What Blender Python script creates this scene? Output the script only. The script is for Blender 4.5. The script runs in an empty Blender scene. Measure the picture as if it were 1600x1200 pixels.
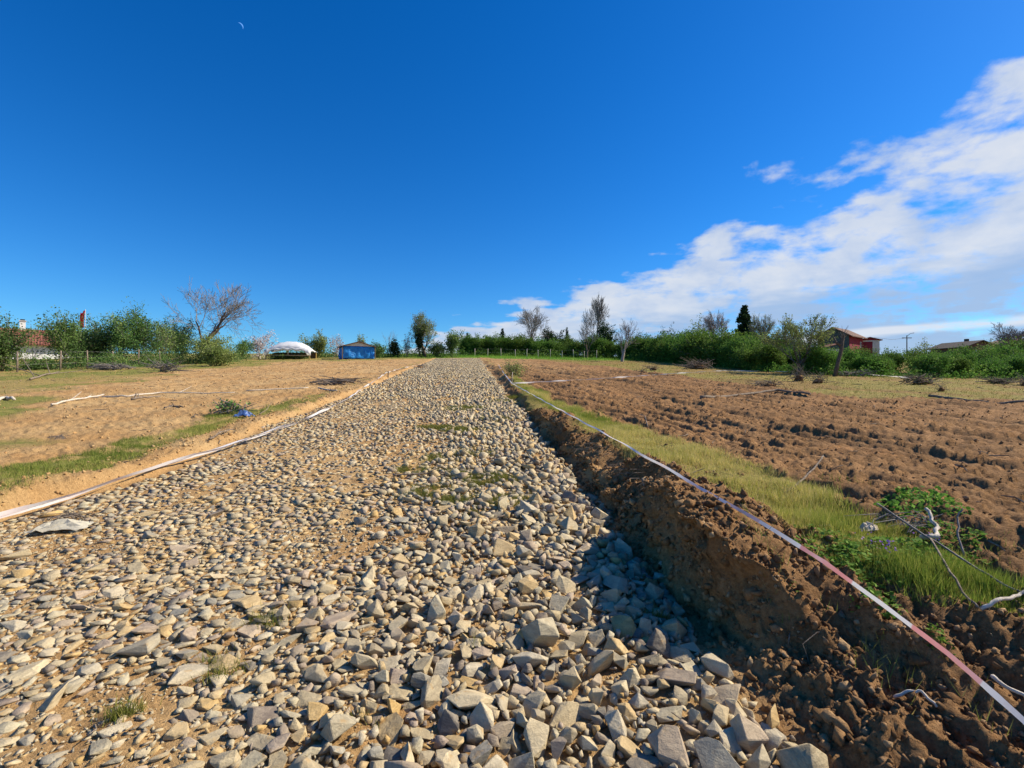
import bpy, bmesh, math, random
import numpy as np
from mathutils import Vector, Matrix

# ------------------------------------------------------------------ camera, sky, sun, exposure
scene = bpy.context.scene
C = scene.collection
R = math.radians
F = 760.0                                   # focal length in pixels of a 1600 px wide frame
EYE = 1.7
cam_d = bpy.data.cameras.new('camera'); cam = bpy.data.objects.new('camera', cam_d); C.objects.link(cam)
cam_d.sensor_width = 36.0; cam_d.lens = 36.0 * F / 1600.0; cam_d.clip_start = 0.05; cam_d.clip_end = 9000
cam.location = (0, 0, EYE); cam.rotation_euler = (R(90), 0, 0)
scene.camera = cam

SUN_AZ, SUN_EL = R(75), R(38)
SDIR = Vector((math.sin(SUN_AZ) * math.cos(SUN_EL), math.cos(SUN_AZ) * math.cos(SUN_EL), math.sin(SUN_EL)))
sun_d = bpy.data.lights.new('sun', 'SUN'); sun = bpy.data.objects.new('sun', sun_d); C.objects.link(sun)
sun_d.energy = 5.0; sun_d.angle = R(0.53); sun_d.color = (1.0, 0.90, 0.74)
sun.location = SDIR * 200; sun.rotation_euler = (-SDIR).to_track_quat('-Z', 'Y').to_euler()

scene.view_settings.view_transform = 'Standard'; scene.view_settings.look = 'None'
scene.view_settings.gamma = 1; scene.view_settings.use_curve_mapping = False
scene.view_settings.exposure = 0.62

class NT:
    """small node-tree helper"""
    def __init__(self, tree):
        self.t = tree; self.t.nodes.clear()
    def n(self, typ, _in=None, **kw):
        nd = self.t.nodes.new(typ)
        for k, v in kw.items(): setattr(nd, k, v)
        for k, v in (_in or {}).items():
            s = nd.inputs[k]
            if isinstance(v, bpy.types.NodeSocket): self.t.links.new(v, s)
            else:
                if s.type == 'RGBA' and len(v) == 3: v = (*v, 1)
                s.default_value = v
        return nd
    def math(self, op, a, b=0.0, clamp=False):
        return self.n('ShaderNodeMath', {0: a, 1: b}, operation=op, use_clamp=clamp).outputs[0]
    def mapr(self, v, a, b, c=0.0, d=1.0, smooth=True):
        return self.n('ShaderNodeMapRange', {'Value': v, 'From Min': a, 'From Max': b, 'To Min': c, 'To Max': d},
                      interpolation_type='SMOOTHSTEP' if smooth else 'LINEAR').outputs[0]
    def mix(self, f, a, b, blend='MIX'):
        nd = self.t.nodes.new('ShaderNodeMix'); nd.data_type = 'RGBA'; nd.blend_type = blend; nd.clamp_factor = True
        for idx, v in ((0, f), (6, a), (7, b)):
            s = nd.inputs[idx]
            if isinstance(v, bpy.types.NodeSocket): self.t.links.new(v, s)
            else: s.default_value = v if idx == 0 else (*v[:3], 1)
        return nd.outputs[2]
    def noise(self, vec, scale, detail=4, rough=0.55, dist=0.0, out='Fac'):
        i = {'Scale': scale, 'Detail': detail, 'Roughness': rough, 'Distortion': dist}
        if vec is not None: i['Vector'] = vec
        return self.n('ShaderNodeTexNoise', i).outputs[out]
    def ramp(self, fac, stops, interp='LINEAR'):
        nd = self.n('ShaderNodeValToRGB', {'Fac': fac}); cr = nd.color_ramp; cr.interpolation = interp
        while len(cr.elements) < len(stops): cr.elements.new(0.5)
        for e, (p, c) in zip(cr.elements, stops): e.position = p; e.color = (*c[:3], 1)
        return nd.outputs[0]
    def bump(self, h, strength=0.5, dist=0.02):
        return self.n('ShaderNodeBump', {'Height': h, 'Strength': strength, 'Distance': dist}).outputs[0]

world = bpy.data.worlds.new('World'); scene.world = world; world.use_nodes = True
w = NT(world.node_tree)
sky = w.n('ShaderNodeTexSky', sky_type='NISHITA', sun_disc=False, sun_elevation=SUN_EL, sun_rotation=SUN_AZ,
          altitude=100, air_density=1.0, dust_density=0.25, ozone_density=2.6)
skyc = w.n('ShaderNodeHueSaturation', {'Color': sky.outputs[0], 'Saturation': 1.42, 'Hue': 0.497, 'Value': 1.0}).outputs[0]
skyc = w.mix(1.0, skyc, (0.46, 0.87, 1.24), 'MULTIPLY')
# a sheet of broken cloud lying over the right of the view: flat layer coordinates X/Z, Y/Z
gv = w.n('ShaderNodeTexCoord').outputs['Generated']
sp = w.n('ShaderNodeSeparateXYZ', {0: gv})
zc = w.math('ADD', w.math('MAXIMUM', sp.outputs[2], 0.0), 0.10)
px_, py_ = w.math('DIVIDE', sp.outputs[0], zc), w.math('DIVIDE', sp.outputs[1], zc)
pv = w.n('ShaderNodeCombineXYZ', {0: px_, 1: py_, 2: 0.0}).outputs[0]
s_ = w.math('ADD', px_, w.math('MULTIPLY', py_, 0.72))
s_ = w.math('ADD', s_, w.math('MULTIPLY', w.math('MAXIMUM', w.math('SUBTRACT', 2.1, py_), 0.0), 0.75))
big = w.noise(pv, 1.3, 3, 0.5)
fine = w.noise(pv, 3.4, 10, 0.60, 0.25)
s_w = w.math('ADD', s_, w.math('ADD', w.math('MULTIPLY', w.math('SUBTRACT', big, 0.5), 1.5), w.math('MULTIPLY', w.math('SUBTRACT', w.noise(pv, 4.2, 3, .5), 0.5), 1.3)))
cov = w.math('MULTIPLY', w.mapr(s_w, 2.2, 3.3), w.mapr(s_w, 3.9, 5.4, 1.0, 0.92))
s_b = w.math('ADD', s_, w.math('MULTIPLY', w.math('SUBTRACT', big, 0.5), 0.5))
band = w.math('MULTIPLY', w.mapr(s_b, 6.0, 6.25), w.mapr(s_b, 6.45, 6.8, 1.0, 0.0))
cov = w.math('MAXIMUM', cov, w.math('MULTIPLY', band, 0.85))
gq = w.n('ShaderNodeVectorMath', {0: gv, 1: (1, 1, 1.7)}, operation='MULTIPLY').outputs[0]
iso = w.noise(gq, 9.0, 9, .58, .15)
dens = w.math('ADD', w.math('ADD', w.math('MULTIPLY', fine, .30), w.math('MULTIPLY', iso, .70)), w.math('MULTIPLY', w.math('SUBTRACT', cov, 0.5), 0.37))
alpha = w.math('MULTIPLY', w.mapr(dens, 0.50, 0.69), w.mapr(cov, 0.0, 0.3))
ccol = w.ramp(w.math('ADD', w.math('MULTIPLY', w.noise(gq, 7.0, 8, 0.6, .2), .7), w.math('MULTIPLY', w.noise(pv, 2.4, 5, .5), .3)), [(0.36, (0.50, 0.64, 0.90)), (0.52, (0.76, 0.83, 0.95)), (0.66, (0.92, 0.94, 0.97))])
ccol = w.mix(w.mapr(s_w, 3.7, 4.9, 0, 0.85), ccol, (0.38, 0.56, 0.86))
ccol = w.mix(band, ccol, (0.84, 0.88, 0.97))
bg1 = w.n('ShaderNodeBackground', {'Color': skyc, 'Strength': 0.080})
bg2 = w.n('ShaderNodeBackground', {'Color': ccol, 'Strength': 0.57})
mx = w.n('ShaderNodeMixShader', {0: w.math('MULTIPLY', alpha, 0.93), 1: bg1.outputs[0], 2: bg2.outputs[0]})
w.n('ShaderNodeOutputWorld', {0: mx.outputs[0]})

# ------------------------------------------------------------------ noise and the lie of the land (world metres)
rng = np.random.default_rng(7)
random.seed(7)
def _h(ix, iy, seed):
    n = (ix.astype(np.int64) * 374761393 + iy.astype(np.int64) * 668265263 + seed * 144269504) & 0xffffffff
    n = ((n ^ (n >> 13)) * 1274126177) & 0xffffffff
    return ((n ^ (n >> 16)) & 0xffffffff) / 4294967296.0
def vnoise(x, y, seed=0):
    ix, iy = np.floor(x), np.floor(y); fx, fy = x - ix, y - iy
    fx = fx * fx * fx * (fx * (fx * 6 - 15) + 10); fy = fy * fy * fy * (fy * (fy * 6 - 15) + 10)
    a, b = _h(ix, iy, seed), _h(ix + 1, iy, seed); c, d = _h(ix, iy + 1, seed), _h(ix + 1, iy + 1, seed)
    return (a + (b - a) * fx) * (1 - fy) + (c + (d - c) * fx) * fy - 0.5
def fbm(x, y, scale, octv=4, seed=0, gain=0.5):
    s = 0; a = 1.0; x = x / scale; y = y / scale
    for o in range(octv):
        ca, sa = math.cos(o * 1.1 + .4), math.sin(o * 1.1 + .4)
        s = s + a * vnoise((x * ca - y * sa) * 2 ** o, (x * sa + y * ca) * 2 ** o, seed + o * 17); a *= gain
    return s
def clods(x, y, cell, seed=0, cover=0.6):
    x = x / cell; y = y / cell; ix, iy = np.floor(x), np.floor(y); best = np.zeros_like(x)
    for dx in (-1, 0, 1):
        for dy in (-1, 0, 1):
            jx, jy = ix + dx, iy + dy
            cx, cy = jx + _h(jx, jy, seed), jy + _h(jx, jy, seed + 5)
            r = (0.22 + 0.5 * _h(jx, jy, seed + 9)) * (_h(jx, jy, seed + 11) < cover)
            d2 = (x - cx) ** 2 + (y - cy) ** 2
            best = np.maximum(best, np.sqrt(np.maximum(r * r - d2, 0)))
    return best * cell
def sst(a, b, v):
    t = np.clip((v - a) / (b - a), 0, 1); return t * t * (3 - 2 * t)
def road_u(x, y): return x + 1.47 + 0.09 * y
def left_edge(y): return np.interp(y, [0, 3.5, 5, 6.5, 10, 18, 33, 60], [-3.3, -3.1, -2.9, -2.55, -2.6, -2.35, -2.5, -2.5])
BANK_Y = [-6, 0, 2, 3, 5, 8, 12, 20, 35, 50, 62]
BANK_H = [.3, .34, .37, .38, .33, .21, .14, .12, .10, .07, .02]
def far_grass_right(x, y):                     # >0 inside the dry meadow beyond the right field
    by = np.interp(x, [3, 4.5, 7.5, 10, 11.5, 16.6, 30], [60, 52, 42, 25.8, 18.2, 15.6, 14.5])
    return (y - by)
TUFTS = [(-.33, 6.1, .36), (-.12, 5.3, .30), (-.55, 7.6, .26), (-.95, 5.6, .24), (-.65, 5.3, .16), (-1.5, 3.0, .09), (-1.55, 2.55, .11), (-.25, 2.7, .06), (-1.0, 9.6, .34),
         (-1.4, 9.9, .24), (-.7, 2.15, .06), (-.45, 11, .34), (-.4, 4.9, .14), (.95, 3.05, .07), (-1.2, 13, .45), (-.2, 14.5, .45), (-1.75, 2.2, .07), (-1.35, 6.6, .18), (.3, 16, .4), (-1.7, 10, .2), (-.8, 6.4, .2), (-1.1, 7.2, .22)]
def tuft_spots(x, y):
    v = np.zeros_like(x)
    for a, b, s in TUFTS: v = np.maximum(v, np.exp(-((x - a) ** 2 + (y - b) ** 2) / (s * s)))
    return v
def masks(x, y):
    u = road_u(x, y); m = {}
    n1 = fbm(x, y, 1.3, 4, 31); n2 = fbm(x, y, 5.0, 4, 57)
    m['u'] = u
    m['road'] = sst(left_edge(y) - .12, left_edge(y) + .12, u + n1 * .25) * sst(2.95, 2.7, u + n1 * .25) * sst(63, 60, y)
    m['right'] = sst(2.75, 3.1, u)
    mg = sst(-1, 1.2, far_grass_right(x, y) + n2 * 5 + n1 * 2.5) * sst(3.5, 5.5, u) * (.45 + .55 * sst(-.2, .05, fbm(x, y, 2.0, 4, 59)))
    m['meadow_r'] = mg
    c = np.interp(y, [2, 3.6, 5.3, 8, 11, 17], [4.15, 4.25, 4.2, 4.05, 3.75, 3.5]); hw = np.interp(y, [2.2, 3, 4.5, 8, 12, 19, 21], [.0, .38, .55, .55, .42, .3, 0])
    m['bank_grass'] = sst(.12, -.12, np.abs(u - c) - hw + n1 * .45)
    cl = np.interp(y, [2, 5, 10, 13, 15], [-3.65, -3.75, -3.75, -3.3, -3.2]); hl = np.interp(y, [2.0, 3.5, 8, 12, 14, 16], [.3, .42, .5, .6, .45, 0])
    m['left_grass'] = sst(.15, -.15, np.abs(u - cl) - hl + n1 * .75) * (.5 + .5 * sst(-.2, .1, fbm(x, y, .7, 4, 60)))
    xl = np.interp(y, [8, 14, 34, 47, 56, 58], [-12.5, -14.2, -21, -22, -14, -3])
    m['meadow_l'] = sst(-1, 1, xl - x + n2 * 6 + n1 * 2) * (u < -3) * (.6 + .4 * sst(-.12, .12, fbm(x, y, 2.2, 4, 58)))
    m['crest'] = sst(60, 66, y + n2 * 6)
    m['sand'] = sst(.06, .36, fbm(x, y, 1.1, 4, 91) * .75 + .42 * np.exp(-(((x + 1.75) / .7) ** 2 + ((y - 2.15) / .55) ** 2)) - .3 * sst(.6, 1.6, u) + .25 * tuft_spots(x, y) + .05 * sst(16, 9, y) + .09 * sst(-.4, -1.8, u) * sst(8, 4, y) + (.13 * np.exp(-((u + 1.35 + n1 * .4) / .33) ** 2) + .11 * np.exp(-((u - .35 + n1 * .4) / .30) ** 2)) * sst(2.5, 6, y) + .3 * np.exp(-(((x + 1.9) / .55) ** 2 + ((y - 3.0) / .35) ** 2))
                    + .22 * np.exp(-(((x + 1.3) / .9) ** 2 + ((y - 6.2) / .9) ** 2)) + .24 * np.exp(-(((x + .25) / .35) ** 2 + ((y - 6.6) / 1.2) ** 2)))
    return m
def height(x, y, fine=True):
    x = np.asarray(x, float); y = np.asarray(y, float); u = road_u(x, y)
    z = 0.08 * np.clip(y, -15, 95) + 0.08 * 12 * (1 - np.exp(-np.maximum(y - 95, 0) / 12)) - 0.06 * np.maximum(y - 170, 0) * sst(170, 400, y)
    z = z - 0.02 * np.clip(u - 3.5, 0, 45) - .004 * np.maximum(u - 48, 0)
    H = np.interp(y, BANK_Y, BANK_H)
    n1 = fbm(x, y, .9, 3, 3) if fine else 0
    e0 = 2.98 + .08 * np.sin(y * 1.7) + (fbm(y, y * 0, 1.15, 3, 81) * .42 * sst(2.6, 4, y) if fine else 0); wd = np.interp(y, [0, 2.2, 2.9, 3.4, 20, 40], [1.3, 1.1, .6, .28, .3, .8])
    t = sst(e0, e0 + wd * ((1 + 1.6 * np.clip(fbm(y, y * 0 + 3, 1.6, 2, 82) * 2, 0, 1)) if fine else 1), u + n1 * .30)
    z = z + H * t * ((1 + .55 * fbm(x, y, 1.0, 3, 83) * np.exp(-((u - 3.4) / .5) ** 2)) if fine else 1)
    z = z - (.10 - .05 * sst(6, 11, y)) * np.exp(-((u - 2.92) / .2) ** 2) * sst(2.6, 3.2, y) * sst(45, 20, y)
    lump = (0.5 + fbm(x, y, .8, 3, 12) * 1.6) if fine else .5
    z = z + .10 * np.exp(-((u - 3.42) / .25) ** 2) * np.clip(lump, 0, 1.4) * sst(60, 30, y) * sst(1.2, 2.6, y)
    le = left_edge(y)
    lip = np.interp(y, [0, 3, 4.2, 6.2, 7.5, 20, 50], [.14, .2, .2, .17, .09, .08, .05])
    z = z + lip * sst(le - .06, le - .24, u + n1 * .12)
    z = z + .03 * np.exp(-((u - le + .4) / .25) ** 2) * sst(50, 20, y) * (1 + 2 * n1)
    if not fine: return z
    m = masks(x, y)
    rough_r = m['right'] * (1 - m['meadow_r']) * (1 - .8 * m['bank_grass']) * (1 - m['crest'])
    left = sst(le - .05, le - .3, u) * (1 - .7 * m['meadow_l']) * (1 - .6 * m['left_grass'])
    wx = x + fbm(x, y, .35, 2, 71) * .12; wy = y + fbm(x, y, .35, 2, 72) * .12
    c1 = clods(wx, wy, .075, 1, .75); c2 = clods(wx, wy, .17, 2, .5); c3 = clods(wx, wy, .42, 3, .28)
    # crawler tracks and scraper streaks of the digger, slanting across the plot
    wv_ = fbm(x, y, 4.0, 2, 44) * .5; pp = x * .958 + y * .287 + wv_; al = -x * .287 + y * .958
    crawl = 0
    for o_ in (6.25, 8.0, 10.6, 12.4, 4.75, 15.0, 18.0):
        gate = sst(-.2, .12, fbm(al, al * 0 + o_, 2.6, 2, int(o_ * 3)))
        crawl = crawl + np.exp(-((pp - o_) / .22) ** 4) * gate * (np.abs(np.sin(al * math.pi / .21 + fbm(x, y, .3, 2, 22) * 1.2)) ** .7 * .095 - .06)
    streak = fbm(pp * 2.6, al * .22, 1.0, 4, 47, .6) * .13 + fbm(pp * 9, al * .6, 1.0, 3, 48) * .04
    bars = np.abs(fbm(pp * 1.2, al * .5, 1.0, 3, 50)); streak = streak + .05 * sst(.07, .0, bars)
    nearb = np.exp(-((u - 3.4) / .55) ** 2) + sst(3.2, 2.4, y)
    z = z + rough_r * ((.42 + .58 * np.clip(nearb, 0, 1)) * (c1 * .42 + c2 * .30 + np.abs(fbm(x, y, .24, 4, 14, .62)) * .11) + crawl + streak + fbm(x, y, .09, 3, 13) * .045 + vnoise(x / .022, y / .022, 27) * .011)
    z = z + left * (c1 * .60 + c2 * .26 + vnoise(x / .024, y / .024, 28) * .008 + fbm(x, y, .4, 4, 15) * .035 + fbm(u * 2.0, y * .4, 1, 3, 49) * .045)
    z = z + m['road'] * (fbm(x, y, .6, 3, 16) * .03 + c1 * .1) + (m['meadow_r'] + m['meadow_l'] + m['bank_grass'] + m['left_grass']) * fbm(x, y, .5, 4, 18) * .05
    z = z + fbm(x, y, .12, 3, 23) * .012
    return z
def overhang(x, y, z):
    """how far the crumbling crest and face of the cut lean out over the ditch"""
    u = road_u(x, y); cutf = sst(2.5, 3.1, y) * sst(26, 8, y)
    return cutf * (np.exp(-((u - 3.30) / .17) ** 2) * (.10 + .30 * np.clip(fbm(x * .4, y, .45, 3, 33) + .25, 0, 1))
                   + np.exp(-((u - 3.15) / .28) ** 2) * (fbm(y, z * 2.0, .20, 4, 34) * .17 + np.abs(fbm(y, z * 1.5, .09, 3, 35)) * .09))
def hz(x, y, fine=True): return float(height(np.array([x]), np.array([y]), fine)[0])
def G(px, py, off=0.0, fine=True):
    """where the line of sight through a picture point meets the smooth land"""
    t = 1.2 * 1.012 ** np.arange(420); X = (px - 800) / F * t; Z = EYE + (600 - py) / F * t
    d = Z - height(X, t, False) - off; k = int(np.argmax(d < 0)) if (d < 0).any() else len(t) - 1
    a, b = t[max(k - 1, 0)], t[k]
    f = d[k - 1] / (d[k - 1] - d[k] + 1e-9) if k else 0
    y = a + (b - a) * min(max(f, 0), 1); x = (px - 800) / F * y
    return Vector((x, y, hz(x, y, fine) + off))
def at(px, depth, fine=False):
    x = (px - 800) / F * depth; return Vector((x, depth, hz(x, depth, fine)))
def top_z(py, depth): return EYE + (600 - py) / F * depth

# ------------------------------------------------------------------ materials
def mat(name): 
    m = bpy.data.materials.new(name); m.use_nodes = True; return m, NT(m.node_tree)
def finish(t, color, rough=0.9, normal=None, spec=0.2, transl=None):
    i = {'Base Color': color, 'Roughness': rough, 'Specular IOR Level': spec}
    if normal is not None: i['Normal'] = normal
    b = t.n('ShaderNodeBsdfPrincipled', i).outputs[0]
    if transl is not None:
        tr = t.n('ShaderNodeBsdfTranslucent', {'Color': color}).outputs[0]
        b = t.n('ShaderNodeMixShader', {0: transl, 1: b, 2: tr}).outputs[0]
    t.n('ShaderNodeOutputMaterial', {0: b})
def plain(name, col, rough=.85, var=.25, scale=6, bump=.3, spec=.2, transl=None):
    m, t = mat(name); p = t.n('ShaderNodeTexCoord').outputs['Object']
    nz = t.noise(p, scale, 6, .6); c = t.mix(t.mapr(nz, .3, .7), [v * (1 - var) for v in col], [min(1, v * (1 + var)) for v in col])
    finish(t, c, rough, t.bump(t.noise(p, scale * 5, 5, .6), bump, .02), spec, transl); return m
def soil_mat():
    m, t = mat('soil'); p = t.n('ShaderNodeNewGeometry').outputs['Position']
    z = t.n('ShaderNodeAttribute', attribute_name='zone'); s = t.n('ShaderNodeSeparateColor', {0: z.outputs['Color']})
    n_big = t.noise(p, .5, 5, .6); n_mid = t.noise(p, 3.2, 6, .65); n_fine = t.noise(p, 38, 6, .7)
    sandc = t.mix(t.mapr(n_big, .35, .68), (.47, .27, .105), (.57, .375, .17))
    sandc = t.mix(t.mapr(n_mid, .52, .75), sandc, (.36, .195, .075))
    brown = t.mix(t.mapr(n_big, .35, .68), (.20, .098, .038), (.30, .155, .062))
    brown = t.mix(t.mapr(n_mid, .5, .75), brown, (.36, .20, .088))
    brown = t.mix(t.mapr(t.noise(p, 1.1, 4, .6), .56, .7), brown, (.34, .165, .060))
    c = t.mix(s.outputs[0], sandc, brown)
    c = t.mix(t.mapr(n_fine, .3, .75), t.mix(.35, c, (.05, .03, .015)), t.mix(.16, c, (.70, .50, .26)))
    g = t.mix(t.mapr(n_mid, .3, .7), (.14, .145, .03), (.30, .235, .07))
    g = t.mix(t.mapr(t.noise(p, 9, 5, .7), .5, .70), g, (.36, .24, .10))
    g = t.mix(s.outputs[2], g, (.10, .20, .03))
    c = t.mix(t.math('MULTIPLY', s.outputs[1], t.mapr(t.noise(p, 4.5, 5, .7), .22, .5, .55, 1.0)), c, g)
    h = t.math('ADD', t.noise(p, 22, 7, .72), t.math('MULTIPLY', t.noise(p, 85, 4, .7), .5))
    finish(t, c, .95, t.bump(h, .9, .03), .1); return m
def stone_mat(name, obj):
    m, t = mat(name); p = t.n('ShaderNodeNewGeometry').outputs['Position']
    if obj: r = t.n('ShaderNodeObjectInfo').outputs['Random']
    else: r = t.n('ShaderNodeAttribute', attribute_name='rnd').outputs['Fac']
    c = t.ramp(r, [(0, (.46, .37, .22)), (.12, (.62, .52, .34)), (.20, (.36, .30, .20)), (.30, (.50, .41, .26)), (.38, (.56, .40, .19)), (.46, (.38, .29, .23)), (.54, (.22, .175, .15)), (.60, (.58, .51, .38)),
                   (.68, (.43, .38, .27)), (.74, (.60, .38, .12)), (.80, (.30, .29, .25)), (.86, (.52, .47, .33)), (.91, (.13, .12, .115)), (.95, (.44, .34, .27)), (1, (.72, .66, .52))], 'CONSTANT')
    off = t.n('ShaderNodeVectorMath', {0: p, 1: (9.0, 9.0, 40.0)}, operation='MULTIPLY').outputs[0]
    st = t.noise(off, 1.6, 6, .65, .6)
    c = t.mix(t.mapr(st, .35, .7), t.mix(.35, c, (.12, .10, .08)), t.mix(.22, c, (.70, .60, .42)))
    c = t.mix(t.mapr(t.noise(p, 14, 4, .6), .58, .70, 0, .55), c, (.46, .27, .09))
    c = t.mix(t.mapr(t.noise(p, 120, 4, .7), .3, .75, 0, .3), c, (.10, .08, .06))
    dust = t.mapr(t.noise(p, 2.2, 4, .6), .38, .70, .0, .42)
    c = t.mix(dust, c, (.58, .46, .28)); c = t.mix(1.0, c, (.98, .97, .92), 'MULTIPLY')
    h = t.math('ADD', t.math('MULTIPLY', st, .8), t.noise(p, 70, 5, .7))
    finish(t, c, .88, t.bump(h, .55, .012), .22); return m
def leaf_mat(name, stops, transl=.35):
    m, t = mat(name); r = t.n('ShaderNodeAttribute', attribute_name='rnd').outputs['Fac']
    c = t.ramp(r, stops); oi = t.n('ShaderNodeObjectInfo').outputs['Random']
    c = t.n('ShaderNodeHueSaturation', {'Color': c, 'Hue': t.mapr(oi, 0, 1, .485, .515, False), 'Value': t.mapr(oi, 0, 1, .85, 1.15, False)}).outputs[0]
    finish(t, c, .75, None, .08, transl); return m
def bark_mat(name, a, b, scale=30):
    m, t = mat(name); p = t.n('ShaderNodeTexCoord').outputs['Object']
    q = t.n('ShaderNodeVectorMath', {0: p, 1: (1, 1, .25)}, operation='MULTIPLY').outputs[0]
    n = t.noise(q, scale, 6, .65)
    finish(t, t.mix(t.mapr(n, .3, .7), a, b), .9, t.bump(n, .6, .02), .15); return m
M = {}
M['soil'] = soil_mat(); M['stone'] = stone_mat('stone_single', True); M['stones'] = stone_mat('stone_mass', False)
M['hazel'] = leaf_mat('hazel_leaf', [(0, (.045, .10, .018)), (.4, (.082, .165, .026)), (.75, (.135, .24, .04)), (1, (.25, .34, .075))])
M['shrub'] = leaf_mat('shrub_leaf', [(0, (.045, .095, .03)), (.4, (.09, .165, .045)), (.75, (.15, .24, .065)), (1, (.28, .35, .11))])
M['olive'] = leaf_mat('young_leaf', [(0, (.11, .16, .04)), (.5, (.21, .27, .075)), (1, (.38, .42, .16))])
M['dark'] = leaf_mat('evergreen_leaf', [(0, (.012, .028, .010)), (.5, (.025, .050, .018)), (1, (.05, .085, .03))], .15)
M['blossom'] = leaf_mat('blossom', [(0, (.34, .27, .24)), (.5, (.52, .44, .42)), (1, (.74, .68, .66))], .3)
M['weed'] = leaf_mat('weed_leaf', [(0, (.06, .14, .02)), (.5, (.12, .24, .035)), (1, (.24, .38, .07))])
M['flower'] = leaf_mat('flower_petal', [(0, (.22, .10, .40)), (1, (.42, .24, .62))])
M['grass_dry'] = leaf_mat('dry_grass', [(0, (.15, .22, .03)), (.35, (.29, .32, .055)), (.7, (.46, .41, .11)), (1, (.64, .51, .22))], .3)
M['meadow'] = leaf_mat('meadow_grass', [(0, (.13, .15, .03)), (.35, (.24, .22, .05)), (.7, (.36, .28, .08)), (1, (.50, .38, .15))], .3)
M['grass'] = leaf_mat('green_grass', [(0, (.10, .145, .025)), (.4, (.21, .24, .045)), (.75, (.35, .33, .085)), (1, (.52, .43, .18))], .3)
M['crop'] = leaf_mat('field_grass', [(0, (.10, .22, .02)), (.6, (.20, .34, .04)), (1, (.36, .42, .06))], .3)
M['bark'] = bark_mat('bark_brown', (.07, .052, .04), (.17, .13, .10))
M['bark_pale'] = bark_mat('bark_pale', (.22, .19, .155), (.40, .36, .31))
M['twig'] = bark_mat('twig_grey', (.14, .125, .11), (.27, .24, .215))
M['twig_red'] = bark_mat('twig_reddish', (.12, .075, .065), (.24, .16, .14))
M['deadwood'] = bark_mat('dead_wood', (.10, .075, .055), (.30, .24, .18))
M['palewood'] = bark_mat('bleached_wood', (.40, .34, .27), (.62, .56, .47))
M['timber'] = bark_mat('sawn_timber', (.34, .24, .13), (.50, .37, .21))
M['clod'] = None

# ------------------------------------------------------------------ builders
def link(o, parent=None):
    C.objects.link(o)
    if parent is not None: o.parent = parent
    return o
def tag(o, label=None, cat=None, group=None, kind=None):
    if label: o['label'] = label
    if cat: o['category'] = cat
    if group: o['group'] = group
    if kind: o['kind'] = kind
    return o
def empty(name, loc, rz=0.0):
    o = bpy.data.objects.new(name, None); o.location = loc; o.rotation_euler = (0, 0, rz); o.empty_display_size = .2
    return link(o)
def np_mesh(name, V, Fc, material, smooth=False, attrs=None):
    """V (n,3) floats, Fc (m,k) ints with k constant"""
    me = bpy.data.meshes.new(name); V = np.asarray(V, np.float32); Fc = np.asarray(Fc, np.int32); k = Fc.shape[1]
    me.vertices.add(len(V)); me.vertices.foreach_set('co', V.ravel())
    me.loops.add(Fc.size); me.loops.foreach_set('vertex_index', Fc.ravel())
    me.polygons.add(len(Fc)); me.polygons.foreach_set('loop_start', np.arange(len(Fc), dtype=np.int32) * k)
    me.polygons.foreach_set('loop_total', np.full(len(Fc), k, np.int32))
    if smooth: me.polygons.foreach_set('use_smooth', np.ones(len(Fc), bool))
    for an, av in (attrs or {}).items():
        av = np.asarray(av, np.float32)
        if av.ndim == 1: a = me.attributes.new(an, 'FLOAT', 'POINT'); a.data.foreach_set('value', av)
        else: a = me.attributes.new(an, 'FLOAT_COLOR', 'POINT'); a.data.foreach_set('color', av.ravel())
    me.update(calc_edges=True); me.materials.append(material); return me
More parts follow.
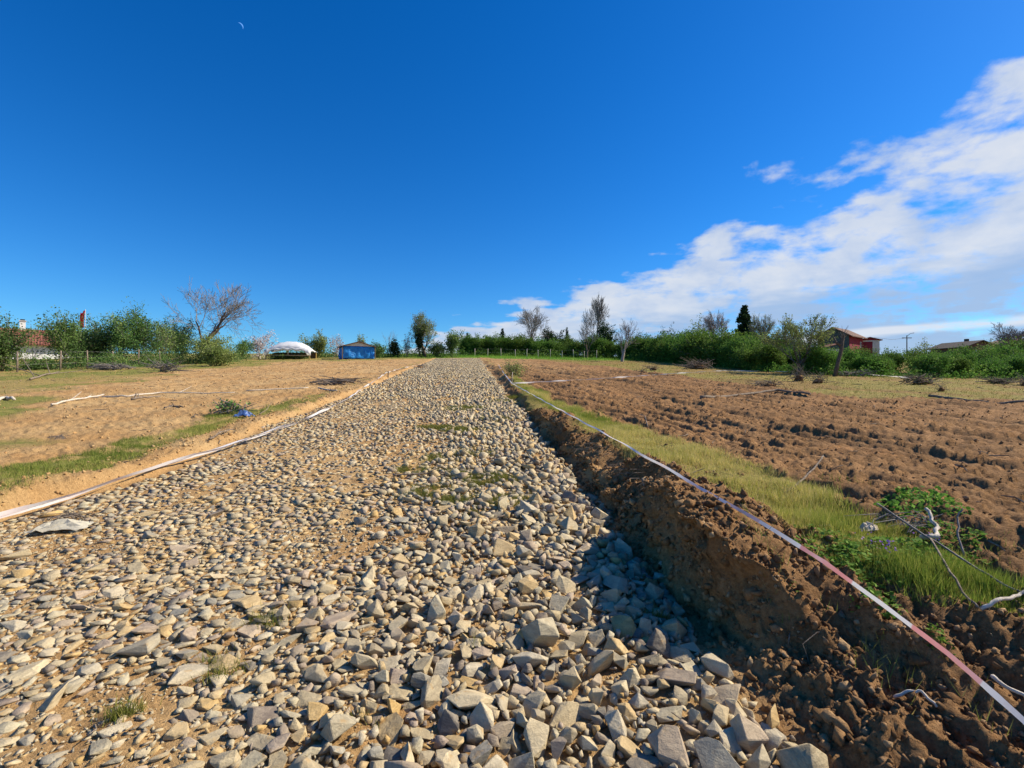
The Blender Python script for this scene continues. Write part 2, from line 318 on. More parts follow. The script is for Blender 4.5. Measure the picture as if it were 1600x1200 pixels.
class MB:
    def __init__(self): self.v = []; self.f = []
    def add(self, vs, fs):
        b = len(self.v); self.v += [tuple(p) for p in vs]; self.f += [[b + i for i in q] for q in fs]; return self
    def box(self, x0, y0, z0, x1, y1, z1):
        return self.add([(x0, y0, z0), (x1, y0, z0), (x1, y1, z0), (x0, y1, z0), (x0, y0, z1), (x1, y0, z1), (x1, y1, z1), (x0, y1, z1)],
                        [(3, 2, 1, 0), (4, 5, 6, 7), (0, 1, 5, 4), (1, 2, 6, 5), (2, 3, 7, 6), (3, 0, 4, 7)])
    def tube(self, pts, rads, n=6, caps=True):
        b = len(self.v); L = len(pts); pts = [Vector(p) for p in pts]
        for i, p in enumerate(pts):
            d = (pts[min(i + 1, L - 1)] - pts[max(i - 1, 0)]);  d = d.normalized() if d.length > 1e-9 else Vector((0, 0, 1))
            a = d.orthogonal().normalized() if abs(d.z) > .9 else d.cross(Vector((0, 0, 1))).normalized(); c = d.cross(a)
            for k in range(n):
                th = 2 * math.pi * k / n; self.v.append(tuple(p + (a * math.cos(th) + c * math.sin(th)) * rads[i]))
        for i in range(L - 1):
            for k in range(n):
                q = (k + 1) % n; self.f.append([b + i * n + k, b + i * n + q, b + (i + 1) * n + q, b + (i + 1) * n + k])
        if caps and n > 3:
            self.f.append([b + k for k in range(n)][::-1]); self.f.append([b + (L - 1) * n + k for k in range(n)])
        return self
    def prism(self, poly, y0, y1):            # polygon in x,z pulled along y
        n = len(poly); vs = [(x, y0, z) for x, z in poly] + [(x, y1, z) for x, z in poly]
        return self.add(vs, [list(range(n)), list(range(2 * n - 1, n - 1, -1))] + [[i, i + n, (i + 1) % n + n, (i + 1) % n] for i in range(n)])
    def build(self, name, material, parent=None, smooth=False, bevel=0):
        me = bpy.data.meshes.new(name); me.from_pydata(self.v, [], self.f); me.update()
        bm = bmesh.new(); bm.from_mesh(me); bmesh.ops.recalc_face_normals(bm, faces=bm.faces)
        if bevel: bmesh.ops.bevel(bm, geom=bm.edges[:], offset=bevel, segments=1, affect='EDGES')
        bm.to_mesh(me); bm.free()
        if smooth:
            for p in me.polygons: p.use_smooth = True
        me.materials.append(material); return link(bpy.data.objects.new(name, me), parent)
def leaves_np(cent, size, rnd, flat=.0, aspect=.6, r=rng):
    """one four-cornered leaf per centre, randomly turned"""
    n = len(cent); a = r.normal(size=(n, 3)); a /= np.linalg.norm(a, axis=1)[:, None]
    nrm = r.normal(size=(n, 3)); nrm[:, 2] += flat * 3; b = np.cross(nrm, a); b /= np.linalg.norm(b, axis=1)[:, None] + 1e-9
    if flat: a = np.cross(b, nrm); a /= np.linalg.norm(a, axis=1)[:, None] + 1e-9
    s = size[:, None]; V = np.stack([cent - a * s * .5, cent + b * s * .5 * aspect, cent + a * s * .5, cent - b * s * .5 * aspect], 1).reshape(-1, 3)
    Fc = np.arange(n * 4).reshape(n, 4); return V, Fc, np.repeat(rnd, 4)
def blades_np(x, y, z, hgt, wid, r=rng, lean=.5):
    n = len(x); th = r.uniform(0, 2 * np.pi, n); dx, dy = np.cos(th) * wid * .5, np.sin(th) * wid * .5
    la = r.uniform(0, 2 * np.pi, n); ll = r.uniform(.1, 1, n) * lean * hgt
    base = np.stack([x, y, z - .01], 1); off = np.stack([dx, dy, 0 * dx], 1)
    tip = base + np.stack([np.cos(la) * ll, np.sin(la) * ll, hgt], 1)
    V = np.stack([base - off, base + off, tip], 1).reshape(-1, 3)
    return V, np.arange(3 * n).reshape(n, 3), np.repeat(r.random(n), 3)

# ------------------------------------------------------------------ ground: one sheet, finer where it is near
ang = np.concatenate([np.linspace(-180, -55, 40)[:-1], np.linspace(-55, 55, 760), np.linspace(55, 180, 40)[1:]])
rad = [0.15, .4, .7]
r_ = 1.0
while r_ < 75: rad.append(r_); r_ *= 1.0080 if r_ < 36 else 1.014
while r_ < 2500: rad.append(r_); r_ *= 1.06
rad = np.array(rad); A, Rr = np.meshgrid(np.radians(ang), rad)
GX, GY = (np.sin(A) * Rr).ravel(), (np.cos(A) * Rr).ravel()
GZ = height(GX, GY); mk = masks(GX, GY)
GX = GX - overhang(GX, GY, GZ)
grassy = np.clip(mk['meadow_r'] + mk['bank_grass'] * .9 + mk['left_grass'] * .9 + mk['meadow_l'] + mk['crest'], 0, 1)
green = np.clip(mk['crest'] * .9 * sst(-16, -9, GX) * sst(34, 22, GX) + mk['left_grass'] * .35 + mk['meadow_l'] * .25, 0, 1)
brownness = sst(2.6, 3.4, mk['u'] + fbm(GX, GY, 1.5, 3, 5) * .8) * (1 - .55 * sst(12, 45, GY + fbm(GX, GY, 6, 3, 6) * 14) * sst(9, 2, mk['u'] - 3))
zone = np.stack([brownness, grassy * (1 - mk['road'] * .9), green, np.ones_like(GX)], 1)
nA, nR = len(ang), len(rad)
I, J = np.meshgrid(np.arange(nA - 1), np.arange(nR - 1)); q = (J * nA + I).ravel()
Q = np.stack([q, q + 1, q + nA + 1, q + nA], 1)[:, ::-1]
GV = np.stack([GX, GY, GZ], 1)
isroad = (mk['road'][Q].mean(1) > .5) & (GY[Q[:, 0]] > -12) & (np.abs(mk['u'][Q[:, 0]]) < 4)
def sub_mesh(name, sel):
    f = Q[sel]; ids, inv = np.unique(f, return_inverse=True)
    return link(bpy.data.objects.new(name, np_mesh(name, GV[ids], inv.reshape(f.shape), M['soil'], False, {'zone': zone[ids]})))
ground = tag(sub_mesh('ground', ~isroad), 'ploughed sandy and brown soil of the cleared hillside plot', 'ground', kind='structure')
road = tag(sub_mesh('gravel_road', isroad), 'rubble stone track running uphill between the two cleared plots', 'road', kind='structure')

# ------------------------------------------------------------------ rubble: angular stones
def rock_mesh(seed, flat, bev, npt=(17, 26)):
    r = random.Random(seed); bm = bmesh.new()
    ax = (1.0, r.uniform(.55, .9), r.uniform(.22, .42) if flat else r.uniform(.5, .85))
    for _ in range(r.randint(*npt)):
        d = Vector((r.gauss(0, 1), r.gauss(0, 1), r.gauss(0, 1))).normalized()
        k = 1 / max(abs(d.x), abs(d.y), abs(d.z)); k = k ** r.uniform(.45, .95)
        bm.verts.new(Vector((d.x * ax[0], d.y * ax[1], d.z * ax[2])) * k * .5 * r.uniform(.86, 1.04))
    g = bmesh.ops.convex_hull(bm, input=bm.verts[:]); bmesh.ops.delete(bm, geom=[e for e in g['geom_interior'] if isinstance(e, bmesh.types.BMVert)], context='VERTS')
    bmesh.ops.dissolve_limit(bm, angle_limit=R(15), verts=bm.verts[:], edges=bm.edges[:])
    if bev: bmesh.ops.bevel(bm, geom=bm.edges[:], offset=bev, segments=1, affect='EDGES')
    bmesh.ops.triangulate(bm, faces=bm.faces[:]); bm.normal_update()
    me = bpy.data.meshes.new('stone'); bm.to_mesh(me); bm.free()
    V = np.array([v.co for v in me.vertices]); T = np.array([list(p.vertices) for p in me.polygons]); me.materials.append(M['stone'])
    return me, V, T
NEAR = [rock_mesh(100 + i, i < 13, .016, (12, 18)) for i in range(26)]; FARR = [rock_mesh(300 + i, i < 7, 0, (12, 16)) for i in range(14)]; TINY = [rock_mesh(400 + i, i < 7, 0, (8, 10)) for i in range(14)]
def rot_np(yaw, tx, ty):
    cy, sy = np.cos(yaw), np.sin(yaw); cx, sx = np.cos(tx), np.sin(tx); cz, sz = np.cos(ty), np.sin(ty); o, e = np.zeros_like(yaw), np.ones_like(yaw)
    Rz = np.array([[cy, -sy, o], [sy, cy, o], [o, o, e]]); Rx = np.array([[e, o, o], [o, cx, -sx], [o, sx, cx]]); Ry = np.array([[cz, o, sz], [o, e, o], [-sz, o, cz]])
    return np.einsum('ijn,jkn,kln->nil', Rz, Rx, Ry)
def scatter_mesh(name, kinds, P, S, Rm, kid, material, smooth=False):
    Vs, Fs, Rs = [], [], []; b = 0; rnds = rng.random(len(P))
    for k, (_, V, T) in enumerate(kinds):
        s = np.where(kid == k)[0]
        if not len(s): continue
        W = np.einsum('nij,vj->nvi', Rm[s], V) * S[s][:, None, None] + P[s][:, None, :]
        Vs.append(W.reshape(-1, 3)); Fs.append((T[None] + (np.arange(len(s)) * len(V))[:, None, None]).reshape(-1, 3) + b); b += len(s) * len(V)
        Rs.append(np.repeat(rnds[s], len(V)))
    return np_mesh(name, np.concatenate(Vs), np.concatenate(Fs), material, smooth, {'rnd': np.concatenate(Rs)})
# near stones: dart throwing, big ones first
cell = .32; grid = {}; stones = []
def try_stone(x, y, d, ov):
    gx, gy = int(math.floor(x / cell)), int(math.floor(y / cell))
    for a in (-1, 0, 1):
        for b in (-1, 0, 1):
            for (X, Y, D) in grid.get((gx + a, gy + b), ()):
                if (X - x) ** 2 + (Y - y) ** 2 < ((D + d) * .5 * ov) ** 2: return False
    grid.setdefault((gx, gy), []).append((x, y, d)); stones.append((x, y, d)); return True
YN = 15.0
def throw(n, d0, d1, ov, sandtol, y1=YN):
    yy = 0.6 + (y1 - .6) * rng.random(n) ** 1.25; uu = rng.uniform(-3.5, 3.05, n); xx = uu - 1.47 - .09 * yy
    k = masks(xx, yy); keep = (k['road'] > rng.uniform(.25, .8, n)) & (k['sand'] * (1 - sandtol * .6) < rng.random(n))
    heap = sst(.0, 2.4, uu)
    dd = rng.uniform(d0, d1, n) * (0.95 + .10 * heap + .12 * sst(1.3, 2.4, uu)) * np.interp(yy, [1, 4, 8, 15], [1.05, 1, 1.15, 1.25])
    for x, y, d in zip(xx[keep], yy[keep], dd[keep]): try_stone(float(x), float(y), float(d), .80 if ov is None else ov)
throw(150, .16, .20, 2.0, .1, 5); throw(2900, .105, .145, 1.12, .10); throw(26000, .072, .104, .82, .14); throw(64000, .045, .07, .68, .3); throw(40000, .024, .04, .66, .6, 5)
N = np.array(stones); n = len(N)
uu = road_u(N[:, 0], N[:, 1]); heap = sst(-.6, 2.2, uu); sandy = masks(N[:, 0], N[:, 1])['sand']
flatk = (rng.random(n) > (heap * .75 + .04)) | ((N[:, 2] > .12) & (uu < .4))
kid = np.where(flatk, rng.integers(0, 13, n), rng.integers(13, 26, n))
tilt = np.where(flatk, .14, .18 + heap * .42)
Rm = rot_np(rng.uniform(0, 6.28, n), rng.normal(0, 1, n) * tilt, rng.normal(0, 1, n) * tilt)
S = N[:, 2] * 1.24
lift = np.where(flatk, .02, .10) * S * (1 - .65 * sandy) + heap * rng.uniform(-.01, .03, n)
Pn = np.stack([N[:, 0], N[:, 1], height(N[:, 0], N[:, 1]) + lift], 1)
dist = np.hypot(N[:, 1], N[:, 0]); px = 800 + N[:, 0] / N[:, 1] * F; py = 600 - (Pn[:, 2] - EYE) / N[:, 1] * F
inview = (px > 5) & (px < 1595) & (py < 1195); score = np.where(inview, S / np.hypot(dist, EYE), 0)
bigs = np.argsort(-score)[:300]; isbig = np.zeros(n, bool); isbig[bigs] = True
for i in bigs:
    o = bpy.data.objects.new('stone', NEAR[kid[i]][0]); mw = Matrix(Rm[i].tolist()).to_4x4(); mw = Matrix.Translation(Pn[i].tolist()) @ mw @ Matrix.Scale(float(S[i]), 4)
    o.matrix_world = mw; link(o, road)
rest = ~isbig
near_hi = rest & (N[:, 1] < 3.6) & (S > .075)
ob = link(bpy.data.objects.new('rubble', scatter_mesh('rubble', NEAR, Pn[near_hi], S[near_hi], Rm[near_hi], kid[near_hi], M['stones'])), road); tag(ob, kind='stuff')
lo = rest & ~near_hi; kl = np.where(flatk, rng.integers(0, 7, n), rng.integers(7, 14, n))
# far stones: jittered rows
yy = []; y = YN
gx, gy = np.meshgrid(np.arange(-3, 3, .082), np.arange(YN, 61, .105)); gx = gx.ravel() + rng.uniform(-.05, .05, gx.size); gy = gy.ravel() + rng.uniform(-.06, .06, gy.size)
fx = gx - 1.47 - .09 * gy; fk = masks(fx, gy); kp = (fk['road'] > rng.uniform(.3, .8, len(fx))) & (rng.random(len(fx)) < .95 - fk['sand'] * .6)
fx, fy = fx[kp], gy[kp]; nf = len(fx); fS = .08 + .10 * rng.random(nf) ** 1.6; ft = .15 + .3 * sst(-.5, 2.3, gx[kp])
fR = rot_np(rng.uniform(0, 6.28, nf), rng.normal(0, 1, nf) * ft, rng.normal(0, 1, nf) * ft); fP = np.stack([fx, fy, height(fx, fy) + .15 * fS], 1)
mid_ = lo & (N[:, 1] < 7) & (S > .05); lo = lo & ~mid_
ob = link(bpy.data.objects.new('rubble', scatter_mesh('rubble', FARR, Pn[mid_], S[mid_], Rm[mid_], kl[mid_], M['stones'])), road); tag(ob, kind='stuff')
ob = link(bpy.data.objects.new('rubble', scatter_mesh('rubble', TINY, Pn[lo], S[lo], Rm[lo], kl[lo], M['stones'])), road); tag(ob, kind='stuff')
ob = link(bpy.data.objects.new('rubble', scatter_mesh('rubble', TINY, fP, fS, fR, rng.integers(0, 14, nf), M['stones'])), road); tag(ob, kind='stuff')

gy_ = .9 + 4.6 * rng.random(15000) ** 1.3; gu = rng.uniform(-3.3, 2.9, 15000); gx_ = gu - 1.47 - .09 * gy_; kp = masks(gx_, gy_)['road'] > rng.uniform(.3, .8, 15000); gx_, gy_ = gx_[kp], gy_[kp]; ng = len(gx_)
gS = rng.uniform(.008, .024, ng); gR = rot_np(rng.uniform(0, 6.28, ng), rng.normal(0, .4, ng), rng.normal(0, .4, ng))
ob = link(bpy.data.objects.new('grit', scatter_mesh('grit', TINY, np.stack([gx_, gy_, height(gx_, gy_) + gS * .2], 1), gS, gR, rng.integers(0, 14, ng), M['stones'])), road); tag(ob, kind='stuff')

# ------------------------------------------------------------------ loose clods on both plots
m, t = mat('clod_soil'); p_ = t.n('ShaderNodeNewGeometry').outputs['Position']
rr = t.n('ShaderNodeAttribute', attribute_name='rnd').outputs['Fac']
sx = t.n('ShaderNodeSeparateXYZ', {0: p_}); uu_n = t.math('ADD', sx.outputs[0], t.math('MULTIPLY', sx.outputs[1], .09))
cb = t.ramp(rr, [(0, (.16, .085, .038)), (.5, (.25, .138, .062)), (.85, (.34, .20, .098)), (1, (.46, .31, .17))])
cs = t.ramp(rr, [(0, (.44, .25, .10)), (.5, (.52, .32, .14)), (1, (.60, .42, .21))])
cc = t.mix(t.mapr(uu_n, 1.0, 1.8), cs, cb); cc = t.mix(t.mapr(t.noise(p_, 60, 5, .7), .3, .7, 0, .35), cc, (.06, .035, .02))
finish(t, cc, .95, t.bump(t.noise(p_, 60, 6, .7), .8, .02), .1); M['clod'] = m
def clod_field(name, n, u0, u1, y0, y1, s0, s1, label, power=1.6, maskf=None):
    y = y0 + (y1 - y0) * rng.random(n) ** power; u = u0 + (u1 - u0) * rng.random(n); x = u - 1.47 - .09 * y
    k = masks(x, y); keep = (np.abs(x) < y * 1.25 + 1.5) & (maskf(k, x, y) > rng.random(n)); x, y = x[keep], y[keep]; n = len(x)
    s = s0 * (s1 / s0) ** (rng.random(n) ** 2.2) * np.interp(y, [2, 12, 40], [.8, 1, 1.35])
    z = height(x, y); P = np.stack([x - overhang(x, y, z), y, z + s * .12], 1)
    Rm = rot_np(rng.uniform(0, 6.28, n), rng.normal(0, .5, n), rng.normal(0, .5, n))
    o = link(bpy.data.objects.new(name, scatter_mesh(name, TINY, P, s, Rm, rng.integers(7, 14, n), M['clod'])))
    return tag(o, label, 'soil clods', kind='stuff')
clod_field('soil_clods', 3500, -3.6, -2.6, 2.5, 20, .012, .07, 'crumbled sandy earth along the left lip of the track', 1.3, lambda k, x, y: 1 - k['road'])
clod_field('soil_clods', 50000, 2.9, 30, 1.4, 34, .012, .075, 'loose brown clods strewn over the right plot and bank',
           1.7, lambda k, x, y: (1 - k['meadow_r'] * .93) * (1 - k['bank_grass'] * .85) * (.35 + .65 * (fbm(x, y, 1.6, 3, 61) > -.05)))
clod_field('soil_clods', 30000, -30, -2.5, 2.5, 52, .015, .09, 'small sandy clods strewn over the left plot',
           1.6, lambda k, x, y: (1 - k['meadow_l'] * .9) * (1 - k['left_grass'] * .8) * (.3 + .7 * (fbm(x, y, 1.6, 3, 62) > 0)))
clod_field('soil_clods', 6500, 2.9, 3.6, 2.0, 12, .025, .12, 'big clods tumbled at the foot of the right bank', 1.3, lambda k, x, y: .4 + 1.2 * (fbm(x, y, .7, 2, 63) > 0))
clod_field('soil_clods', 11000, 2.8, 4.4, 1.3, 7, .012, .07, 'crumbled earth along the cut face of the right bank', 1.2, lambda k, x, y: 1 - k['bank_grass'] * .7)

# ------------------------------------------------------------------ grass
def grass(name, n, box, sel, h, wd, material, label, power=1.0, lean=.6, parent=None):
    x0, x1, y0, y1, inu = box; y = y0 + (y1 - y0) * rng.random(n) ** power; x = rng.uniform(x0, x1, n)
    if inu: x = x - 1.47 - .09 * y
    k = masks(x, y); keep = (sel(k, x, y) > rng.random(n)) & (np.abs(x) < y * 1.2 + 1.2); x, y = x[keep], y[keep]; n = len(x)
    clump = np.clip(.75 + fbm(x, y, .35, 3, 77) * 1.2, .3, 1.5); sc = np.interp(y, [2, 10, 40, 80], [1, 1.15, 1.7, 2.4])
    V, Fc, r = blades_np(x, y, height(x, y), rng.uniform(h * .45, h * 1.2, n) * clump * np.sqrt(sc), rng.uniform(.7, 1.3, n) * wd * sc, rng, lean)
    tone = np.repeat(np.clip(fbm(x, y, 1.2, 3, 78) * .9, -.35, .35), 3)
    o = link(bpy.data.objects.new(name, np_mesh(name, V, Fc, material, False, {'rnd': np.clip(r * .8 + .1 + tone, 0, 1)})), parent)
    return tag(o, label, 'grass', kind='stuff')
grass('bank_grass', 300000, (3.1, 5.2, 2.0, 21, True), lambda k, x, y: k['bank_grass'], .10, .0046, M['grass_dry'], 'yellowing grass strip along the top of the right bank', 1.5)
grass('verge_grass', 170000, (-4.8, -2.7, 2.0, 16, True), lambda k, x, y: k['left_grass'] * .9, .065, .0042, M['grass'], 'short green grass strip beside the left edge of the track', 1.3)
grass('meadow_grass', 120000, (3, 48, 14, 66, False), lambda k, x, y: k['meadow_r'] * .8, .10, .010, M['meadow'], 'dry yellow meadow between the right plot and the hazel hedge', 1.4)
grass('meadow_grass', 80000, (-58, -4, 9, 66, False), lambda k, x, y: k['meadow_l'] * .8, .09, .010, M['grass'], 'patchy grass between the left plot and the shrub hedge', 1.2)
grass('field_grass', 30000, (-25, 30, 60, 84, False), lambda k, x, y: k['crest'], .22, .016, M['crop'], 'bright green grass at the head of the track')
def track_grass():
    X, Y = [], []
    for a, b, sp_ in TUFTS:
        n = int(700 + 42000 * sp_ * sp_) if sp_ > .13 else int(260 + 3000 * sp_); q = rng.normal(0, sp_ * .5, (n, 2)); X.append(a + q[:, 0] * 1.25); Y.append(b + q[:, 1])
    x, y = np.concatenate(X), np.concatenate(Y); kp = sst(-.22, .16, fbm(x, y, .14, 3, 5)) > rng.random(len(x)); x, y = x[kp], y[kp]; n = len(x); sc = np.interp(y, [2, 6, 16], [1, 1.1, 1.5])
    V, Fc, r = blades_np(x, y, height(x, y) + .008, rng.uniform(.03, .085, n) * np.sqrt(sc), rng.uniform(.0028, .005, n) * sc, rng, .7)
    o = link(bpy.data.objects.new('track_grass', np_mesh('track_grass', V, Fc, M['grass'], False, {'rnd': np.clip(r * .8, 0, 1)}))); return tag(o, 'sparse green grass tufts sprouting between the track stones', 'grass', kind='stuff')
track_grass()
def bank_t(k, x, y):
    u = k['u']; return .5 * (np.abs(u - 3.32 - .1 * np.sin(y * 1.3)) < .16) * (fbm(x, y, .5, 3, 64) > .12) * (y > 2.6) + .22 * ((u > 3) & (u < 5.5) & (fbm(x, y, .4, 3, 65) > .24) & (y < 5))
grass('bank_grass', 60000, (2.8, 5.6, 1.9, 14, True), bank_t, .10, .004, M['grass'], 'ragged grass tufts hanging on the cut face of the right bank', 1.2, .9)

# litter of small dead twigs over both plots
def twig_litter(n, u0, u1, y0, y1, label, sel):
    y = y0 + (y1 - y0) * rng.random(n) ** 1.5; x = rng.uniform(u0, u1, n) - 1.47 - .09 * y; k = masks(x, y); kp = (sel(k) > rng.random(n)) & (np.abs(x) < y * 1.15 + 1); x, y = x[kp], y[kp]; n = len(x)
    L = rng.uniform(.05, .30, n) * np.interp(y, [2, 15, 40], [.6, 1, 1.5]); th = rng.uniform(0, 6.28, n); e = np.stack([np.cos(th) * L, np.sin(th) * L], 1)
    mx_, my_ = x + e[:, 0] * .5 - e[:, 1] * .12, y + e[:, 1] * .5 + e[:, 0] * .12; z0, z1, z2 = height(x, y), height(mx_, my_), height(x + e[:, 0], y + e[:, 1]); mb = MB()
    for i in range(n):
        r_ = L[i] * random.uniform(.025, .05); mb.tube([(x[i], y[i], z0[i] + r_), (mx_[i], my_[i], max(z1[i], (z0[i] + z2[i]) / 2) + r_ + .012), (x[i] + e[i, 0], y[i] + e[i, 1], z2[i] + r_ + random.uniform(0, .05))], [r_, r_ * .8, r_ * .4], 4, False)
    return tag(mb.build('twig_litter', M['deadwood']), label, 'twigs', kind='stuff')
twig_litter(900, -26, -2.7, 3, 45, 'small dead twigs strewn over the left sandy plot', lambda k: 1 - .5 * k['meadow_l'])
twig_litter(900, 3.2, 26, 2, 34, 'small dead twigs strewn over the right brown plot', lambda k: 1 - .5 * k['meadow_r'])
twig_litter(160, -2.4, 2.6, 2, 14, 'small dead twigs lying among the track stones', lambda k: 1.0 + 0 * k['u'])

# weeds with small purple flowers on the bank
def leaf_patch(name, pts, material, label, cat, flat=.6, size=.03):
    P = np.concatenate(pts); rnd = np.clip(rng.random(len(P)), 0, 1)
    V, Fc, rn = leaves_np(P, rng.uniform(.6, 1.3, len(P)) * size, rnd, flat, .75)
    return tag(link(bpy.data.objects.new(name, np_mesh(name, V, Fc, material, False, {'rnd': rn}))), label, cat, kind='stuff')
def blob(c, rx, ry, h, n):
    a = rng.uniform(0, 6.28, n); r = np.sqrt(rng.random(n)) * (1 + .3 * np.sin(a * 3 + c[0] * 9)); x = c[0] + np.cos(a) * r * rx; y = c[1] + np.sin(a) * r * ry
    z = height(x, y) + rng.random(n) ** 1.4 * h * (1.15 - np.clip(r, 0, 1)); return np.stack([x, y, z], 1)
g1, g2, g3, g4 = G(1340, 880), G(1420, 870), G(1440, 800), G(1300, 850)
weeds = leaf_patch('weeds', [blob(g1, .30, .22, .09, 900), blob(g2, .38, .22, .10, 1000), blob(g4, .2, .2, .06, 300), blob(G(1480, 850), .2, .25, .07, 450), blob(G(1375, 925), .12, .1, .06, 260)], M['weed'],
                   'low green weeds with purple flowers beside the right tape', 'weeds')
fl = np.concatenate([blob(G(1385, 882), .10, .08, .06, 26), blob(G(1350, 868), .1, .1, .06, 8), blob(G(1450, 862), .1, .1, .06, 8)]); fl[:, 2] += .09
V, Fc, rn = leaves_np(fl, rng.uniform(.010, .02, len(fl)), rng.random(len(fl)), .5, .9)
tag(link(bpy.data.objects.new('flowers', np_mesh('flowers', V, Fc, M['flower'], False, {'rnd': rn})), weeds), kind='stuff')
leaf_patch('weeds', [blob(g3, .26, .30, .13, 500), blob(G(1470, 790), .2, .2, .10, 240), blob(G(1405, 812), .12, .15, .08, 200)], M['weed'], 'upright green weed clump at the edge of the brown plot', 'weeds', .4, .035)
leaf_patch('weeds', [blob(G(1465, 995), .05, .06, .05, 90), blob(G(1235, 965), .05, .05, .05, 50)], M['weed'], 'tiny green weed sprig on bare soil right of the tape', 'weeds', .5, .022)

# ------------------------------------------------------------------ trees and shrubs
def grow(out, p, d, L, r, lvl, mx, rd, up=.12, ang=.7, nch=4, wob=.18, shrink=.68, tmin=.35):
    seg = 4 if lvl < 2 else 3 if lvl < 4 else 2; pts = [p.copy()]; rads = [r]; q = p.copy(); d = d.normalized()
    for i in range(seg):
        d = (d + Vector((rd.gauss(0, wob), rd.gauss(0, wob), rd.gauss(0, wob) + up * (lvl > 0)))).normalized(); q = q + d * (L / seg); pts.append(q.copy()); rads.append(r * (1 - .45 * (i + 1) / seg))
    out.append((pts, rads, lvl))
    if lvl >= mx: return
    K = nch if lvl else nch + 1; az = rd.uniform(0, 6.28)
    for k in range(K):
        t_ = 1.0 if k == 0 else tmin + (1 - tmin) * (k - .5 + rd.uniform(-.3, .3)) / (K - 1); f_ = t_ * seg; i = min(int(f_), seg - 1); b = pts[i].lerp(pts[i + 1], f_ - i)
        dd = (pts[i + 1] - pts[i]).normalized(); ax = dd.orthogonal().normalized(); az += 2.4 + rd.uniform(-.4, .4); ax.rotate(Matrix.Rotation(az, 3, dd))
        a = ang * rd.uniform(.75, 1.25) * (.35 if k == 0 else 1); nd = (dd * math.cos(a) + ax * math.sin(a))
        grow(out, b, nd, L * shrink * rd.uniform(.8, 1.15), max(rads[i + 1] * (.78 if k == 0 else rd.uniform(.45, .65)), .0012), lvl + 1, mx, rd, up, ang, nch, wob, shrink, tmin)
def tree_parts(root, br, hgt, width, bark, twig, leafspec=None, seed=0, minr=.006, split=2, fill=0.0):
    """scale the skeleton to its height and width, then trunk (limbs) and crown (twigs and leaves)"""
    allp = [p for b in br for p in b[0]]; zt = max(p.z for p in allp); xs = sorted(math.hypot(p.x, p.y) for p in allp); wr = xs[int(len(xs) * .97)]
    sz, sx_ = hgt / zt, width * .5 / wr; tb, cb_ = MB(), MB(); r = np.random.default_rng(seed); tips = []
    for pts, rads, lvl in br:
        P = [Vector((p.x * sx_, p.y * sx_, p.z * sz)) for p in pts]; rd_ = [max(x * sz, minr) for x in rads]
        (tb if lvl < split else cb_).tube(P, rd_, 7 if lvl == 0 else 5 if lvl < split else 3, False)
        if lvl >= split: tips += P[1:]
    tb.build('trunk', bark, root, True); crown = cb_.build('crown', twig, root)
    if leafspec:
        n, size, jit, material = leafspec; T = np.array([tuple(p) for p in tips]); c = T[r.integers(0, len(T), n)] + r.normal(0, jit, (n, 3))
        if fill:
            k = int(n * fill); z = r.random(k) * hgt * .8; rr = width * .5 * (.55 + .45 * np.sin(np.clip(z / hgt, 0, 1) * math.pi)) * np.sqrt(r.random(k)) * (.75 + fbm(z, r.random(k), .5, 2, seed)); a = r.uniform(0, 6.28, k)
            c = np.concatenate([c, np.stack([np.cos(a) * rr, np.sin(a) * rr, z], 1)])
        c = c[c[:, 2] > .05]; rnd = np.clip(.5 * r.random(len(c)) + .5 * (fbm(c[:, 0] + c[:, 1], c[:, 2], .8, 3, seed) + .5), 0, 1)
        V, Fc, rn = leaves_np(c, r.uniform(.6, 1.4, len(c)) * size, rnd, 0, .65, r)
        link(bpy.data.objects.new('foliage', np_mesh('foliage', V, Fc, material, False, {'rnd': rn})), crown)
def tree(name, label, px, depth, top, wpx, seed, bark='bark', twig='twig', leaf=None, group=None, lv=4, ang=.6, nch=4, up=.12, trunk=.3, rad=.028, wob=.16, minr=.009, tmin=.35, lean=0.0):
    b = at(px, depth); h = top_z(top, depth) - b.z; root = empty(name, b - Vector((0, 0, .05)))
    rd = random.Random(seed); br = []; grow(br, Vector((0, 0, 0)), Vector((lean, 0, 1)), trunk, rad, 0, lv, rd, up, ang, nch, wob, .72, tmin)
    tree_parts(root, br, h, wpx * depth / F, M[bark], M[twig], leaf, seed, minr)
    return tag(root, label, 'tree', group)
def shrub_skel(seed, stems, h, w, lv=3):
    rd = random.Random(seed); br = []
    for k in range(stems):
        a = rd.uniform(0, 6.28); s = rd.uniform(.05, .6) * w / h
        grow(br, Vector((math.cos(a) * .015, math.sin(a) * .015, 0)), Vector((math.cos(a) * s, math.sin(a) * s, 1)), h * rd.uniform(.4, .65), .02, 1, lv, rd, .10, .55, 4, .16, .6, .25)
    return br
def copy_tree(o, parent=None):
    c = o.copy(); link(c)
    c.parent = parent
    for ch in o.children: copy_tree(ch, c)
    return c
def shrub(name, label, px, depth, top, wpx, seed, leaf, twig='twig', group=None, stems=7, cat='shrub', fill=.32):
    b = at(px, depth); h = top_z(top, depth) - b.z; root = empty(name, b - Vector((0, 0, .05)))
    br = shrub_skel(seed, stems, h, wpx * depth / F); tree_parts(root, br, h, wpx * depth / F, M['bark'], M[twig], leaf, seed, .007, 2, fill)
    return tag(root, label, cat, group)

